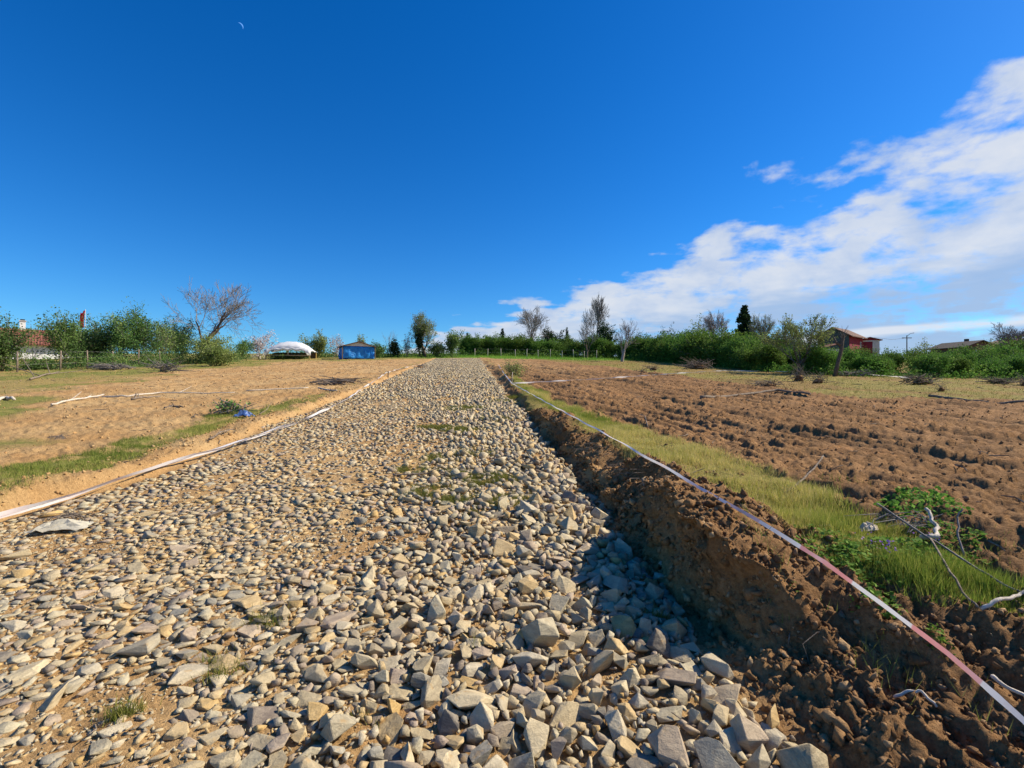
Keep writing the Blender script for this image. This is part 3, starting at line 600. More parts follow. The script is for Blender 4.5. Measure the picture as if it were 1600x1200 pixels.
# left hedge, shrub by shrub
LH = 'shrubs of the left hedge'
hedge = [('leafy_shrub', 'leafy green shrub at the left frame edge before the white house', 4, 30, 490, 56, 'shrub', 2400),
         ('bare_shrub', 'grey twiggy shrub left of the chimney', 40, 33, 508, 48, None, 0),
         ('leafy_shrub', 'low leafy shrub covering the foot of the white house wall', 62, 32, 560, 52, 'shrub', 600),
         ('leafy_shrub', 'tall leafy shrub left of the red flag', 100, 34, 483, 46, 'shrub', 2300),
         ('leafy_shrub', 'leafy shrub directly under the red flag', 128, 37, 518, 44, 'shrub', 2200),
         ('leafy_shrub', 'sparse leafy shrub right of the red flag', 155, 38, 503, 40, 'shrub', 1500),
         ('leafy_shrub', 'tallest green shrub of the left hedge with open top', 192, 38, 472, 58, 'shrub', 2800),
         ('leafy_shrub', 'green shrub between the tallest shrub and the bare tree', 226, 39, 484, 46, 'shrub', 2300),
         ('bare_shrub', 'brown twiggy shrub just left of the bare tree', 254, 42, 497, 44, 'olive', 500),
         ('evergreen_shrub', 'dark evergreen bush behind the bare spreading tree', 284, 50, 494, 38, 'dark', 2200),
         ('leafy_shrub', 'dense olive shrub at the foot of the bare tree', 322, 43, 520, 50, 'olive', 2600),
         ('leafy_shrub', 'leafy shrub filling the hedge behind the third fence post', 140, 42, 500, 50, 'shrub', 2200),
         ('leafy_shrub', 'leafy shrub filling the hedge left of the evergreen bush', 262, 46, 502, 48, 'shrub', 2000),
         ('bare_shrub', 'grey twiggy shrub poking above the hedge beside the tallest shrub', 172, 44, 486, 50, 'olive', 500),
         ('leafy_shrub', 'low bright shrub at the right end of the left hedge', 342, 38, 538, 36, 'olive', 1500)]
for i, (nm, lb, px_i, d, tp, wp, lf, nl) in enumerate(hedge):
    shrub(nm, lb, px_i, d, tp, wp * 1.3, 40 + i, (int(nl * 2.3), .115, .19, M[lf]) if lf else None, 'twig', LH, 9)
tree('bare_tree', 'wide bare spreading tree over the left hedge', 314, 46, 430, 148, 3, 'bark', 'twig', None, None, 5, .68, 4, .05, .34, .030, .17, .012, .45)
mid = [('blossoming_shrub', 'grey flowering shrub left of the white canopy', 404, 58, 514, 58, 'blossom', 900, 'twig'), ('leafy_shrub', 'low dark shrub left of the grey flowering shrub', 378, 56, 530, 34, 'shrub', 1200, 'twig'),
       ('leafy_shrub', 'low shrub in front of the white canopy opening', 448, 57, 553, 54, 'shrub', 900, 'twig'), ('leafy_shrub', 'round olive shrub between the white canopy and blue shed', 497, 62, 516, 40, 'olive', 2000, 'twig'),
       ('bare_shrub', 'grey twiggy shrub just left of the blue shed', 524, 64, 521, 30, 'blossom', 300, 'twig'), ('leafy_sapling', 'thin leafy sapling rising behind the blue shed', 565, 70, 520, 16, 'olive', 350, 'twig'),
       ('leafy_shrub', 'low green shrub just right of the blue shed', 590, 62, 534, 30, 'shrub', 1000, 'twig'), ('bare_sapling', 'bare grey sapling between the blue shed and round tree', 611, 68, 514, 24, None, 0, 'twig'),
       ('evergreen_shrub', 'dark pointed evergreen bush left of the round tree', 618, 65, 528, 18, 'dark', 900, 'twig'), ('bare_shrub', 'grey twigs at the left foot of the round tree', 636, 66, 520, 22, 'blossom', 120, 'twig'),
       ('evergreen_shrub', 'dark ivy bush against the round tree trunk', 655, 65.5, 508, 18, 'dark', 1100, 'twig'), ('leafy_shrub', 'tall green bush right of the round tree', 706, 66, 515, 32, 'shrub', 2000, 'twig'),
       ('leafy_shrub', 'low green bush close right of the round tree trunk', 684, 65, 533, 26, 'shrub', 1000, 'twig'), ('leafy_shrub', 'round green bush between two small dark conifers', 757, 92, 524, 30, 'hazel', 1600, 'twig'),
       ('evergreen_shrub', 'broad dark evergreen behind the hedge right of first bare tree', 862, 95, 511, 34, 'dark', 2000, 'twig'), ('evergreen_shrub', 'broad dark evergreen under the tall bare tree', 944, 82, 500, 44, 'dark', 2600, 'twig'),
       ('bare_shrub', 'dark twiggy treetop rising behind the hedge mid right', 1041, 70, 503, 30, 'dark', 500, 'twig'), ('leafy_sapling', 'pale leafy sapling rising behind the hedge', 1086, 62, 488, 26, 'olive', 500, 'twig'),
       ('leafy_sapling', 'small leafy sapling above the hedge right of the utility pole', 1446, 50, 526, 26, 'olive', 260, 'twig'), ('leafy_sapling', 'leafy treetop left of the far right bare tree', 1552, 60, 527, 36, 'olive', 700, 'twig'),
       ('leafy_shrub', 'small green bush between track head and the crossing tape', 806, 24, 563, 34, 'olive', 700, 'twig')]
for i, (nm, lb, px_i, d, tp, wp, lf, nl, tw) in enumerate(mid):
    shrub(nm, lb, px_i, d, tp, wp, 80 + i, (int(nl * 1.5), .17 * d / 65, .17, M[lf]) if lf else None, tw, 'shrubs along the head of the track', 6)
tree('round_tree', 'round budding tree with forked trunk at the track head', 664, 66, 486, 58, 12, 'bark', 'twig', (6500, .13, .18, M['olive']), None, 5, .6, 4, .10, .26, .032, .15, .012)
tree('bare_tree', 'bare round tree left of the tall bare tree', 829, 84, 472, 68, 21, 'bark', 'twig', None, 'bare trees behind the hedge', 5, .62, 4, .1, .30, .026, .18, .017)
tree('bare_tree', 'tallest bare tree of the skyline, slender and upright', 937, 86, 452, 58, 25, 'twig', 'twig', None, 'bare trees behind the hedge', 5, .5, 4, .16, .42, .022, .14, .016)
tree('bare_tree', 'dark bare tree overlapping the tallest bare tree on its left', 917, 72, 492, 44, 28, 'bark', 'twig', None, 'bare trees behind the hedge', 4, .55, 4, .12, .36, .024, .16, .014)
tree('bare_tree', 'small pale forked bare tree before the hedge', 972, 58, 494, 56, 31, 'bark_pale', 'twig', None, 'bare trees behind the hedge', 4, .6, 4, .1, .26, .026, .2, .013)
tree('blossoming_tree', 'pinkish grey blossoming tree left of the conifer spire', 1130, 64, 483, 66, 35, 'bark', 'twig', (2200, .10, .12, M['blossom']), None, 5, .62, 4, .1, .34, .026, .17, .013)
tree('budding_tree', 'grey green budding tree right of the conifer spire', 1196, 68, 489, 54, 37, 'bark', 'twig', (3000, .11, .14, M['olive']), None, 5, .55, 4, .1, .32, .026, .16, .013)
b = at(1248, 33.5); h_t = top_z(489, 33.5) - b.z; rt = empty('leafing_tree', b - Vector((0, 0, .05))); rd = random.Random(77); br = [([Vector((0, 0, 0)), Vector((.01, 0, .1)), Vector((.015, 0, .2))], [.04, .034, .03], 0)]
for k in range(5):
    a = k * 1.256 + rd.uniform(-.3, .3); grow(br, Vector((.015, 0, .12 + .03 * k)), Vector((math.cos(a) * .62, math.sin(a) * .62, 1)), .55, .022, 1, 5, rd, .06, .45, 4, .10, .62, .3)
tree_parts(rt, br, h_t, 104 * 33.5 / F, M['bark'], M['twig'], (9000, .085, .07, M['olive']), 77, .009); tag(rt, 'vase shaped young leafing tree before the hedge left of the red house', 'tree')
tree('bare_tree', 'bare round tree at the right frame edge', 1596, 62, 499, 62, 44, 'bark', 'twig', None, 'bare trees behind the hedge', 5, .58, 4, .1, .32, .024, .16, .015)
def conifer(label, px, depth, top, wpx, seed, n=2600, name='conifer_tree'):
    b = at(px, depth); h = top_z(top, depth) - b.z; wd = wpx * depth / F * .5; root = empty(name, b - Vector((0, 0, .05))); rd = random.Random(seed); r = np.random.default_rng(seed)
    MB().tube([(0, 0, 0), (0.03, 0, h * .5), (0, 0, h * .97)], [h * .018, h * .011, .012], 7).build('trunk', M['bark'], root, True)
    br = MB(); cs = []
    z = h * .12
    while z < h * .985:
        f = 1 - z / h; L = wd * (f ** .85 * 1.12 + .03) * 1.0
        for k in range(7):
            a = rd.uniform(0, 6.28); l = L * rd.uniform(.65, 1.1); d = Vector((math.cos(a), math.sin(a), 0)); e = Vector((0, 0, z)) + d * l + Vector((0, 0, -.22 * l + .1 * rd.random()))
            br.tube([(0, 0, z), tuple((Vector((0, 0, z)) + e) / 2 + Vector((0, 0, .04))), tuple(e)], [.02, .014, .006], 3, False)
            m_ = max(4, int(n * l / wd / 90)); s = r.random(m_) ** .7; cs.append(np.array((0, 0, z)) * (1 - s[:, None]) + np.array(e) * s[:, None] + r.normal(0, .055 * wd, (m_, 3)) * [1, 1, .7])
        z += h * .030
    crown = br.build('crown', M['bark'], root); c = np.concatenate(cs); V, Fc, rn = leaves_np(c, r.uniform(.6, 1.3, len(c)) * wd * .17, r.random(len(c)), .2, .55, r)
    link(bpy.data.objects.new('foliage', np_mesh('foliage', V, Fc, M['dark'], False, {'rnd': rn})), crown)
    return tag(root, label, 'conifer', 'dark conifers on the skyline')
conifer('tall dark conifer spire rising above the hedge', 1163, 74, 475, 52, 5, 9500)
conifer('small dark conifer left of the round green bush', 730, 96, 519, 17, 6)
conifer('small dark conifer left of the first bare tree', 785, 90, 512, 22, 7)
conifer('small dark conifer tip showing over the hedge between bare trees', 886, 100, 510, 18, 8)

# undergrowth at the foot of the hedges
def undergrowth(line, n, w_, h_, size, material, label):
    pts = np.array(line, float); seg = rng.integers(0, len(pts) - 1, n); f = rng.random(n); p = pts[seg] * (1 - f[:, None]) + pts[seg + 1] * f[:, None]; x = p[:, 0] + rng.normal(0, w_, n); y = p[:, 1] + rng.normal(0, w_, n)
    hh_ = h_ * np.clip(.55 + fbm(x, y, 1.4, 3, 66) * 1.5, .1, 1.3); c = np.stack([x, y, height(x, y) + rng.random(n) * hh_], 1)
    V, Fc, rn = leaves_np(c, rng.uniform(.6, 1.4, n) * size, np.clip(rng.random(n) * .7 + fbm(x, y, .8, 2, 67) * .6 + .15, 0, 1), 0, .6)
    return tag(link(bpy.data.objects.new('undergrowth', np_mesh('undergrowth', V, Fc, material, False, {'rnd': rn}))), label, 'undergrowth', kind='stuff')
undergrowth([(-28.5, 33), (-29, 36), (-29, 38.5), (-28.5, 42), (-28, 46), (-28.5, 50)], 15000, .8, 1.5, .10, M['shrub'], 'tangled low growth at the foot of the left hedge')
undergrowth([(-30, 64), (-20, 66), (-8, 69)], 9000, 1.0, 1.3, .17, M['shrub'], 'tangled low growth behind the canopy and blue shed')
undergrowth([(-9, 78), (18, 73), (19, 60)], 12000, 1.0, 1.4, .2, M['hazel'], 'tangled low growth at the foot of the far hazel row')
undergrowth([(19, 60), (19.5, 38), (21, 33), (34, 33), (46, 40)], 16000, .7, .9, .13, M['hazel'], 'tangled low growth at the foot of the right hazel hedge')

# hazel bushes in rows: a few built, the rest are copies
def hazel_proto(seed):
    root = empty('hazel_bush', (0, 0, 0)); br = shrub_skel(seed, 9, 2.7, 2.6); tree_parts(root, br, 2.7, 2.7, M['bark'], M['twig'], (5600, .125, .17, M['hazel']), seed, .008, 2, .5); return root
protos = [hazel_proto(s) for s in (501, 502, 503, 504, 505)]; used = set()
rows = [[(-9, 80), (5, 79), (18, 74)], [(-7, 84), (8, 83), (20, 77)], [(18.5, 73), (20, 52), (19.5, 38), (21, 33.5), (34, 33.5), (46, 40)], [(20.5, 74), (22, 52), (21.5, 39.5), (23, 36), (35, 36), (49, 43)], [(23, 70), (24, 50), (24.5, 41), (36, 39.5), (52, 47)]]
rh = random.Random(11)
for ri, row in enumerate(rows):
    for (a, b) in zip(row[:-1], row[1:]):
        L = math.hypot(b[0] - a[0], b[1] - a[1]); k = max(1, int(L / (1.75 if a[1] < 60 or ri < 2 else 2.2)))
        for j in range(k):
            f_ = (j + rh.uniform(.2, .8)) / k; x, y = a[0] + (b[0] - a[0]) * f_ + rh.uniform(-.4, .4), a[1] + (b[1] - a[1]) * f_ + rh.uniform(-.4, .4)
            pi = rh.randrange(5); o = protos[pi] if pi not in used else copy_tree(protos[pi]); used.add(pi)
            near = sst(48, 34, y); s = rh.uniform(.85, 1.22) * (1.17 - .49 * float(near)) * (.88 if x > 21.5 and y < 44 else 1)
            o.location = (x, y, hz(x, y, False) - .05); o.rotation_euler = (0, 0, rh.uniform(0, 6.28)); o.scale = (s * 1.08, s * 1.08, s)
            if y > 60: lb, gp = 'green hazel bush in the far row along the head of the plot', 'hazel bushes along the far row'
            elif y < 42 and x > 20.5: lb, gp = 'green hazel bush in the low hedge below the red house', 'hazel bushes along the right hedge'
            else: lb, gp = 'green hazel bush in the receding row behind the brown plot', 'hazel bushes along the receding row'
            tag(o, lb, 'bush', gp)
# pollarded trunk in the right hedge
b = at(1314, 31.5); hh = top_z(522, 31.5) - b.z; root = empty('pollarded_tree', b)
MB().tube([(-.42, 0, -.1), (-.22, 0, hh * .3), (.02, 0, hh * .62), (.04, 0, hh * .8), (.16, .02, hh * .93), (.14, 0, hh)], [.15, .11, .11, .13, .09, .04], 8).build('trunk', M['bark'], root, True)
MB().tube([(.06, 0, hh * .72), (-.28, .05, hh * .80), (-.42, .05, hh * .92)], [.11, .08, .04], 6).build('stub', M['bark'], root, True)
tb = MB(); rd = random.Random(4)
for k in range(16):
    a = rd.uniform(0, 6.28); p0 = Vector((.12, 0, hh * rd.uniform(.8, 1))); p1 = p0 + Vector((math.cos(a) * .3, math.sin(a) * .3, rd.uniform(.25, .75))); tb.tube([p0, (p0 + p1) / 2 + Vector((0, 0, .06)), p1], [.014, .01, .006], 3, False)
tb.build('crown', M['twig'], root); tag(root, 'leaning cut back tree trunk before the red house', 'tree')

# ------------------------------------------------------------------ buildings
M['white_wall'] = plain('white_render', (.78, .77, .74), .85, .06, 2, .15); M['red_wall'] = plain('red_paint', (.23, .026, .042), .85, .15, 2, .2)
M['green_wall'] = plain('weathered_boards', (.075, .095, .085), .85, .25, 3, .3); M['cream'] = plain('pale_render', (.62, .58, .52), .85, .1, 2, .15)
M['concrete'] = plain('concrete', (.45, .43, .40), .9, .12, 4, .2); M['dark_open'] = plain('dark_interior', (.03, .028, .025), .9, .2, 2, .1)
def tile_mat(name, a, b_):
    m, t = mat(name); p = t.n('ShaderNodeTexCoord').outputs['Object']
    wv = t.n('ShaderNodeTexWave', {'Vector': p, 'Scale': 1.3, 'Distortion': .4}, bands_direction='Y').outputs['Fac']
    finish(t, t.mix(t.mapr(t.noise(p, 2.5, 5, .65), .3, .7), a, b_), .85, t.bump(wv, .6, .05), .2); return m
M['tile'] = tile_mat('roof_tile_red', (.15, .055, .038), (.25, .10, .068)); M['tile_brown'] = tile_mat('roof_tile_brown', (.10, .055, .038), (.18, .10, .07)); M['tile_dark'] = tile_mat('roof_tile_dark', (.05, .04, .034), (.10, .08, .065))
M['glass'] = plain('window_glass', (.05, .07, .09), .15, .2, 1, .02, .6)
def gable(root, w_, d_, h_, rise, wall, gab, roof, over=.35, thick=.14):
    """box w_ along x, d_ along y, ridge along y"""
    MB().box(-w_ / 2, -d_ / 2, -.4, w_ / 2, d_ / 2, h_).build('wall', wall, root)
    for sgn in (-1, 1):
        y0 = sgn * (d_ / 2 - .1); y1 = sgn * (d_ / 2 + .003); MB().prism([(-w_ / 2, h_ + .002), (w_ / 2, h_ + .002), (0, h_ + rise)], min(y0, y1), max(y0, y1)).build('gable', gab, root)
    for sgn in (-1, 1):
        e = Vector((sgn * (w_ / 2 + over), 0, h_ - over * rise / (w_ / 2))); k = Vector((0, 0, h_ + rise))
        MB().prism([(e.x, e.z + .02), (k.x, k.z + .02), (k.x, k.z + .02 + thick), (e.x, e.z + .02 + thick)], -d_ / 2 - over, d_ / 2 + over).build('roof', roof, root)
# red house on the right
b = at(1313, 82); b.z = top_z(556, 82); rt = empty('red_house', b, R(-52))
gable(rt, 4.6, 6.2, top_z(527, 82) - b.z, 1.35, M['red_wall'], M['green_wall'], M['tile_brown'], .55)
MB().box(-2.25, -3.16, 0, 2.25, -3.115, top_z(527, 82) - b.z - .05).build('boarding', M['green_wall'], rt)
f_ = MB().box(2.301, 1.75, 1.3, 2.345, 2.35, 2.3).build('window', M['cream'], rt); MB().box(2.346, 1.83, 1.38, 2.356, 2.27, 2.22).build('pane', M['glass'], f_)
tag(rt, 'red walled house with brown roof above the right hedge', 'house')
b2 = at(1353, 84); b2.z = top_z(556, 84); rt = empty('annex_house', b2, R(-20)); gable(rt, 2.9, 3.4, top_z(533, 84) - b2.z, .42, M['cream'], M['red_wall'], M['tile'], .35, .12)
MB().box(-1.46, -1.725, 0, .45, -1.706, 2.3).build('red_panel', M['red_wall'], rt)
tag(rt, 'low pale annex with red roof right of the red house', 'house')
b3 = at(1291, 76); b3.z = top_z(556, 76); rt = empty('lean_to_shed', b3, R(12)); MB().box(-1.5, -1, 0, 1.5, 1, top_z(546, 76) - b3.z).build('wall', M['cream'], rt); zt = top_z(545, 76) - b3.z
MB().prism([(-1.8, zt), (1.9, zt + .75), (1.9, zt + .87), (-1.8, zt + .12)], -1.3, 1.3).build('roof', M['tile'], rt); tag(rt, 'small shed with sloping red roof left of the red house', 'shed')
# far right houses
def far_house(px, depth, ridge, eave, wd, dp, rz, label, wall, roof):
    b = at(px, depth); b.z = top_z(562, depth); r = empty('far_house', b, R(rz)); h_ = top_z(eave, depth) - b.z
    gable(r, wd, dp, h_, top_z(ridge, depth) - top_z(eave, depth), wall, wall, roof, .6)
    MB().box(.8, -.35, h_ + .3, 1.3, .25, h_ + 1.9).build('chimney', M['tile_dark'], r)
    for s in (-1, 1): w1 = MB().box(s * 1.4 - .45, -dp / 2 - .03, h_ - 1.9, s * 1.4 + .45, -dp / 2 - .006, h_ - .7).build('window', M['white_wall'], r); MB().box(s * 1.4 - .37, -dp / 2 - .045, h_ - 1.82, s * 1.4 + .37, -dp / 2 - .032, h_ - .78).build('pane', M['glass'], w1)
    return tag(r, label, 'house')
far_house(1503, 100, 535, 544, 7.0, 7, 8, 'low dark roofed house behind the hedge left of the right edge', M['tile_brown'], M['tile_dark'])
far_house(1583, 104, 531, 539, 9, 7, -6, 'brown roofed house partly behind the right edge bare tree', M['concrete'], M['tile_brown'])
# white house on the left
b = at(8, 57); b.z = top_z(580, 57); rt = empty('white_house', b, R(-46)); hw = top_z(535, 56) - b.z
gable(rt, 6.0, 11.0, hw, top_z(513, 56) - top_z(535, 56), M['white_wall'], M['white_wall'], M['tile'], .6)
ch = MB().box(-.25, 1.2, hw + .9, .25, 1.7, hw + 2.65).build('chimney', M['white_wall'], rt); MB().box(-.32, 1.13, hw + 2.652, .32, 1.77, hw + 2.78).build('chimney_cap', M['concrete'], ch); MB().box(-.2, 1.25, hw + 2.782, .2, 1.65, hw + 2.92).build('chimney_pot', M['dark_open'], ch)
tag(rt, 'white house with red tiled roof and chimney behind the left hedge', 'house')

# utility pole and wire
b = at(1417, 92); tp = top_z(524, 92) - b.z; rt = empty('utility_pole', b); MB().tube([(0, 0, -.2), (0, 0, tp)], [.10, .08], 8).build('pole', M['bark'], rt, True)
MB().box(-.9, -.06, tp - .55, .9, .06, tp - .42).build('crossarm', M['bark'], rt); MB().tube([(.1, 0, tp - .1), (.6, -.1, tp + .35), (1.2, -.2, tp + .45)], [.05, .045, .07], 6).build('lamp_arm', M['concrete'], rt)
q = at(1366, 84); zq = top_z(527, 84)
MB().tube([(0, 0, tp - .5), ((q.x - b.x) * .5, (q.y - b.y) * .5, (tp - .5 + zq - b.z) * .5 - .35), (q.x - b.x, q.y - b.y, zq - b.z)], [.02, .02, .02], 4).build('wire', M['bark'], rt)
tag(rt, 'wooden utility pole with crossarm behind the right hedge', 'utility pole')

# white canopy shelter
M['tarp_white'] = plain('white_tarpaulin', (.78, .79, .80), .55, .06, 3, .35, .3, .25)
M['yellow_wood'] = plain('yellow_post', (.50, .36, .12), .8, .2, 5, .2)
D = 57.5; b = at(456, D); rt = empty('canopy_shelter', b, R(10)); wv = 66 * D / F; dv = 3.6; ze = top_z(549, D) - b.z; zt = top_z(534, D) - b.z
me_v, me_f = [], []; nx, ny = 16, 9
for j in range(ny):
    for i in range(nx):
        a, c = i / (nx - 1) * 2 - 1, j / (ny - 1) * 2 - 1; k = (1 - abs(a) ** 2.6) * (1 - .75 * abs(c) ** 2.2)
        me_v.append((a * wv / 2, c * dv / 2, ze + (zt - ze) * k + .05 * math.sin(i * 2.3 + j * 1.7)))
me_f = [(j * nx + i, j * nx + i + 1, (j + 1) * nx + i + 1, (j + 1) * nx + i) for j in range(ny - 1) for i in range(nx - 1)]
cv = MB().add(me_v, me_f).build('canopy', M['tarp_white'], rt, True); md = cv.modifiers.new('thickness', 'SOLIDIFY'); md.thickness = .025
vl = MB(); vs = []
for i in range(nx):
    a = i / (nx - 1) * 2 - 1; top = me_v[i][2]; drop = .28 + .10 * math.sin(i * 1.9) + (.32 if abs(a) > .8 else 0); vs += [(a * wv / 2 * 1.005, -dv / 2 - .03, top + .02), (a * wv / 2 * 1.01, -dv / 2 - .05, top - drop)]
vl.add(vs, [(2 * i, 2 * i + 1, 2 * i + 3, 2 * i + 2) for i in range(nx - 1)]); va = vl.build('valance', M['tarp_white'], rt, True); md = va.modifiers.new('thickness', 'SOLIDIFY'); md.thickness = .02
for sx_ in (-1, 1):
    for sy in (-1, 1): MB().box(sx_ * (wv / 2 - .15) - .06, sy * (dv / 2 - .1) - .06, -.2, sx_ * (wv / 2 - .15) + .06, sy * (dv / 2 - .1) + .06, ze - .05).build('post', M['yellow_wood'] if sx_ > 0 else M['timber'], rt)
MB().box(-wv / 2 + .1, -dv / 2 + .08, ze - .62, wv / 2 - .1, -dv / 2 + .16, ze - .52).build('beam', M['timber'], rt)
MB().box(-.06, -dv / 2 + .17, ze - .5, .06, -dv / 2 + .27, zt - .75).build('king_post', M['timber'], rt)
MB().box(-wv / 2 + .2, dv / 2 - .15, 0, wv / 2 - .2, dv / 2 - .08, ze - .05).build('back_screen', M['tile_dark'], rt)
tag(rt, 'white tarpaulin canopy on wooden posts at the top of the left plot', 'canopy')
# blue tarpaulin shed
m, t = mat('blue_tarpaulin'); p_ = t.n('ShaderNodeTexCoord').outputs['Object']; nz = t.noise(p_, 1.6, 5, .6, .8)
finish(t, t.mix(t.mapr(nz, .3, .7), (.02, .32, .82), (.05, .45, .95)), .42, t.bump(nz, .9, .2), .45, .45); M['tarp_blue'] = m
D = 58; b = at(557, D); rt = empty('tarpaulin_shed', b, R(28)); wv = 46 * D / F; dv = 3.0; ze = top_z(542, D) - b.z; zt = top_z(536, D) - b.z
for nm, (x0, y0, x1, y1) in {'front': (-wv / 2, -dv / 2, wv / 2, -dv / 2), 'back': (wv / 2, dv / 2, -wv / 2, dv / 2), 'left': (-wv / 2, dv / 2, -wv / 2, -dv / 2), 'right': (wv / 2, -dv / 2, wv / 2, dv / 2)}.items():
    vs, fs = [], []; n_ = 22; mz = 9; nrm = Vector((y1 - y0, x0 - x1, 0)).normalized(); rd = random.Random(len(nm) * 7)
    ph = [rd.uniform(0, 6.28) for _ in range(4)]
    for j in range(mz):
        for i in range(n_):
            f1, f2 = i / (n_ - 1), j / (mz - 1); dd = .05 * math.sin(f1 * 21 + ph[0] + f2 * 2) * (1 - f2 * .5) + .04 * math.sin(f1 * 9 + f2 * 5 + ph[1]) + .03 * math.sin(f1 * 37 + ph[2] - f2 * 6); dd *= math.sin(f2 * math.pi * .9 + .15)
            vs.append((x0 + (x1 - x0) * f1 + nrm.x * dd, y0 + (y1 - y0) * f1 + nrm.y * dd, -.05 + f2 * ze + (.05 * math.sin(f1 * 17) if j == 0 else 0)))
    fs = [(j * n_ + i, j * n_ + i + 1, (j + 1) * n_ + i + 1, (j + 1) * n_ + i) for j in range(mz - 1) for i in range(n_ - 1)]
    w_ = MB().add(vs, fs).build('tarpaulin_wall', M['tarp_blue'], rt, True); md = w_.modifiers.new('thickness', 'SOLIDIFY'); md.thickness = .015
for sg in (-1, 1):
    MB().prism([(sg * (wv / 2 + .22), ze - .12), (0, zt), (0, zt + .09), (sg * (wv / 2 + .22), ze - .03)], -dv / 2 - .25, dv / 2 + .2).build('roof', M['tile_brown'], rt)
    MB().prism([(-wv / 2 + .05, ze - .02), (wv / 2 - .05, ze - .02), (0, zt - .03)], sg * dv / 2 - .02, sg * dv / 2 + .02).build('gable', M['cream'], rt)
    MB().box(sg * (wv / 2 + .09) - .05, -dv / 2 - .16, -.2, sg * (wv / 2 + .09) + .05, -dv / 2 - .06, ze - .1).build('post', M['deadwood'], rt)
tag(rt, 'small blue tarpaulin shed with low pitched roof at the track head', 'shed')

# flag on its pole: red with a white crescent and star, hanging slack
M['flag_red'] = plain('flag_red', (.66, .015, .03), .7, .1, 3, .2, .2, .5); M['flag_white'] = plain('flag_white', (.82, .80, .80), .7, .05, 3, .1, .2, .2)
D = 48; b = at(133.5, D); rt = empty('flagpole', b); zt = top_z(485, D) - b.z; zb = top_z(511, D) - b.z; MB().tube([(0, 0, -.2), (0, 0, zt + .1)], [.035, .025], 7).build('pole', M['concrete'], rt, True)
def fpt(a, v): return (-.03 - a * .42 - .05 * v, -.10 * math.sin(a * 7 + v * 2), zt - v * (zt - zb) - a * .30 * (1 - v * .5))
vs = [fpt(i / 9, j / 9) for j in range(10) for i in range(10)]
fo = MB().add(vs, [(j * 10 + i, j * 10 + i + 1, (j + 1) * 10 + i + 1, (j + 1) * 10 + i) for j in range(9) for i in range(9)]).build('flag', M['flag_red'], rt, True)
def on_flag(pts, fs, nm):
    MB().add([tuple(Vector(fpt(a, v)) + Vector((0, -.015, 0))) for a, v in pts], fs).build(nm, M['flag_white'], fo)
cr = []
for k in range(13):
    th = R(40) + (R(320) - R(40)) * k / 12; cr.append((.45 + .27 * math.cos(th), .36 + .17 * math.sin(th))); th2 = R(50) + (R(310) - R(50)) * k / 12; cr.append((.51 + .20 * math.cos(th2), .36 + .125 * math.sin(th2)))
on_flag(cr, [(2 * k, 2 * k + 1, 2 * k + 3, 2 * k + 2) for k in range(12)], 'crescent')
st = [(.55 + (.16 if k % 2 == 0 else .065) * math.cos(k * math.pi / 5), .66 + (.10 if k % 2 == 0 else .04) * math.sin(k * math.pi / 5)) for k in range(10)]
on_flag(st, [tuple(range(10))], 'star'); tag(rt, 'red flag with white crescent and star hanging on a pole above the hedge', 'flag')

# fences
def fence(name, pts, label, post_h, r, material, wires):
    p0 = Vector(pts[0]); rt = empty(name, p0); tops = []
    for i, p in enumerate(pts):
        l = Vector(p) - p0; ln = Vector((.05 * math.sin(i * 2.1), 0, post_h * (1 + .08 * math.sin(i * 3.3)))); MB().tube([l - Vector((0, 0, .2)), l + ln * .5, l + ln], [r, r * .95, r * .85], 7).build('post', material, rt, True); tops.append((l, ln))
    for f_ in wires: MB().tube([a + b_ * f_ - Vector((0, r + .003, 0)) for a, b_ in tops], [.003] * len(tops), 4, False).build('wire', M['concrete'], rt)
    return tag(rt, label, 'fence')
fence('wire_fence', [tuple(at(x, d, True)) for x, d in ((27, 29), (94, 31), (137, 33), (176, 35), (216, 37), (250, 39))], 'wire fence on pale wooden posts before the left hedge', 1.25, .05, M['deadwood'], (.35, .65, .92))
fence('wire_fence', [tuple(at(x, 71, True)) for x in (742, 762, 783, 805, 823, 841, 860, 878, 896, 913, 932)], 'thin fence of pale stakes before the far hedge', 1.2, .045, M['palewood'], (.5, .95))

# ------------------------------------------------------------------ barrier tape
def tape_mat(name, red):
    m, t = mat(name); a = t.n('ShaderNodeAttribute', attribute_name='run').outputs['Fac']
    ph = t.math('FRACT', t.math('MULTIPLY', a, 1 / .62)); k = t.math('MULTIPLY', t.mapr(ph, .485, .5), t.mapr(ph, .985, 1.0, 1, 0))
    p = t.n('ShaderNodeNewGeometry').outputs['Position']; k = t.math('MULTIPLY', k, t.math('MULTIPLY', t.mapr(a, 1.1, 2.0, 1.0, .12), t.mapr(t.noise(p, 3, 4, .6), .2, .6, .5 * red, red)))
    c = t.mix(k, (.80, .78, .77), (.76, .26, .25)); c = t.mix(t.mapr(t.noise(p, 14, 4, .6), .55, .75, 0, .25), c, (.45, .36, .26))
    finish(t, c, .4, None, .4, .3); return m
M['tape_red'] = tape_mat('tape_red_white', .95); M['tape_faded'] = tape_mat('tape_faded', .12)
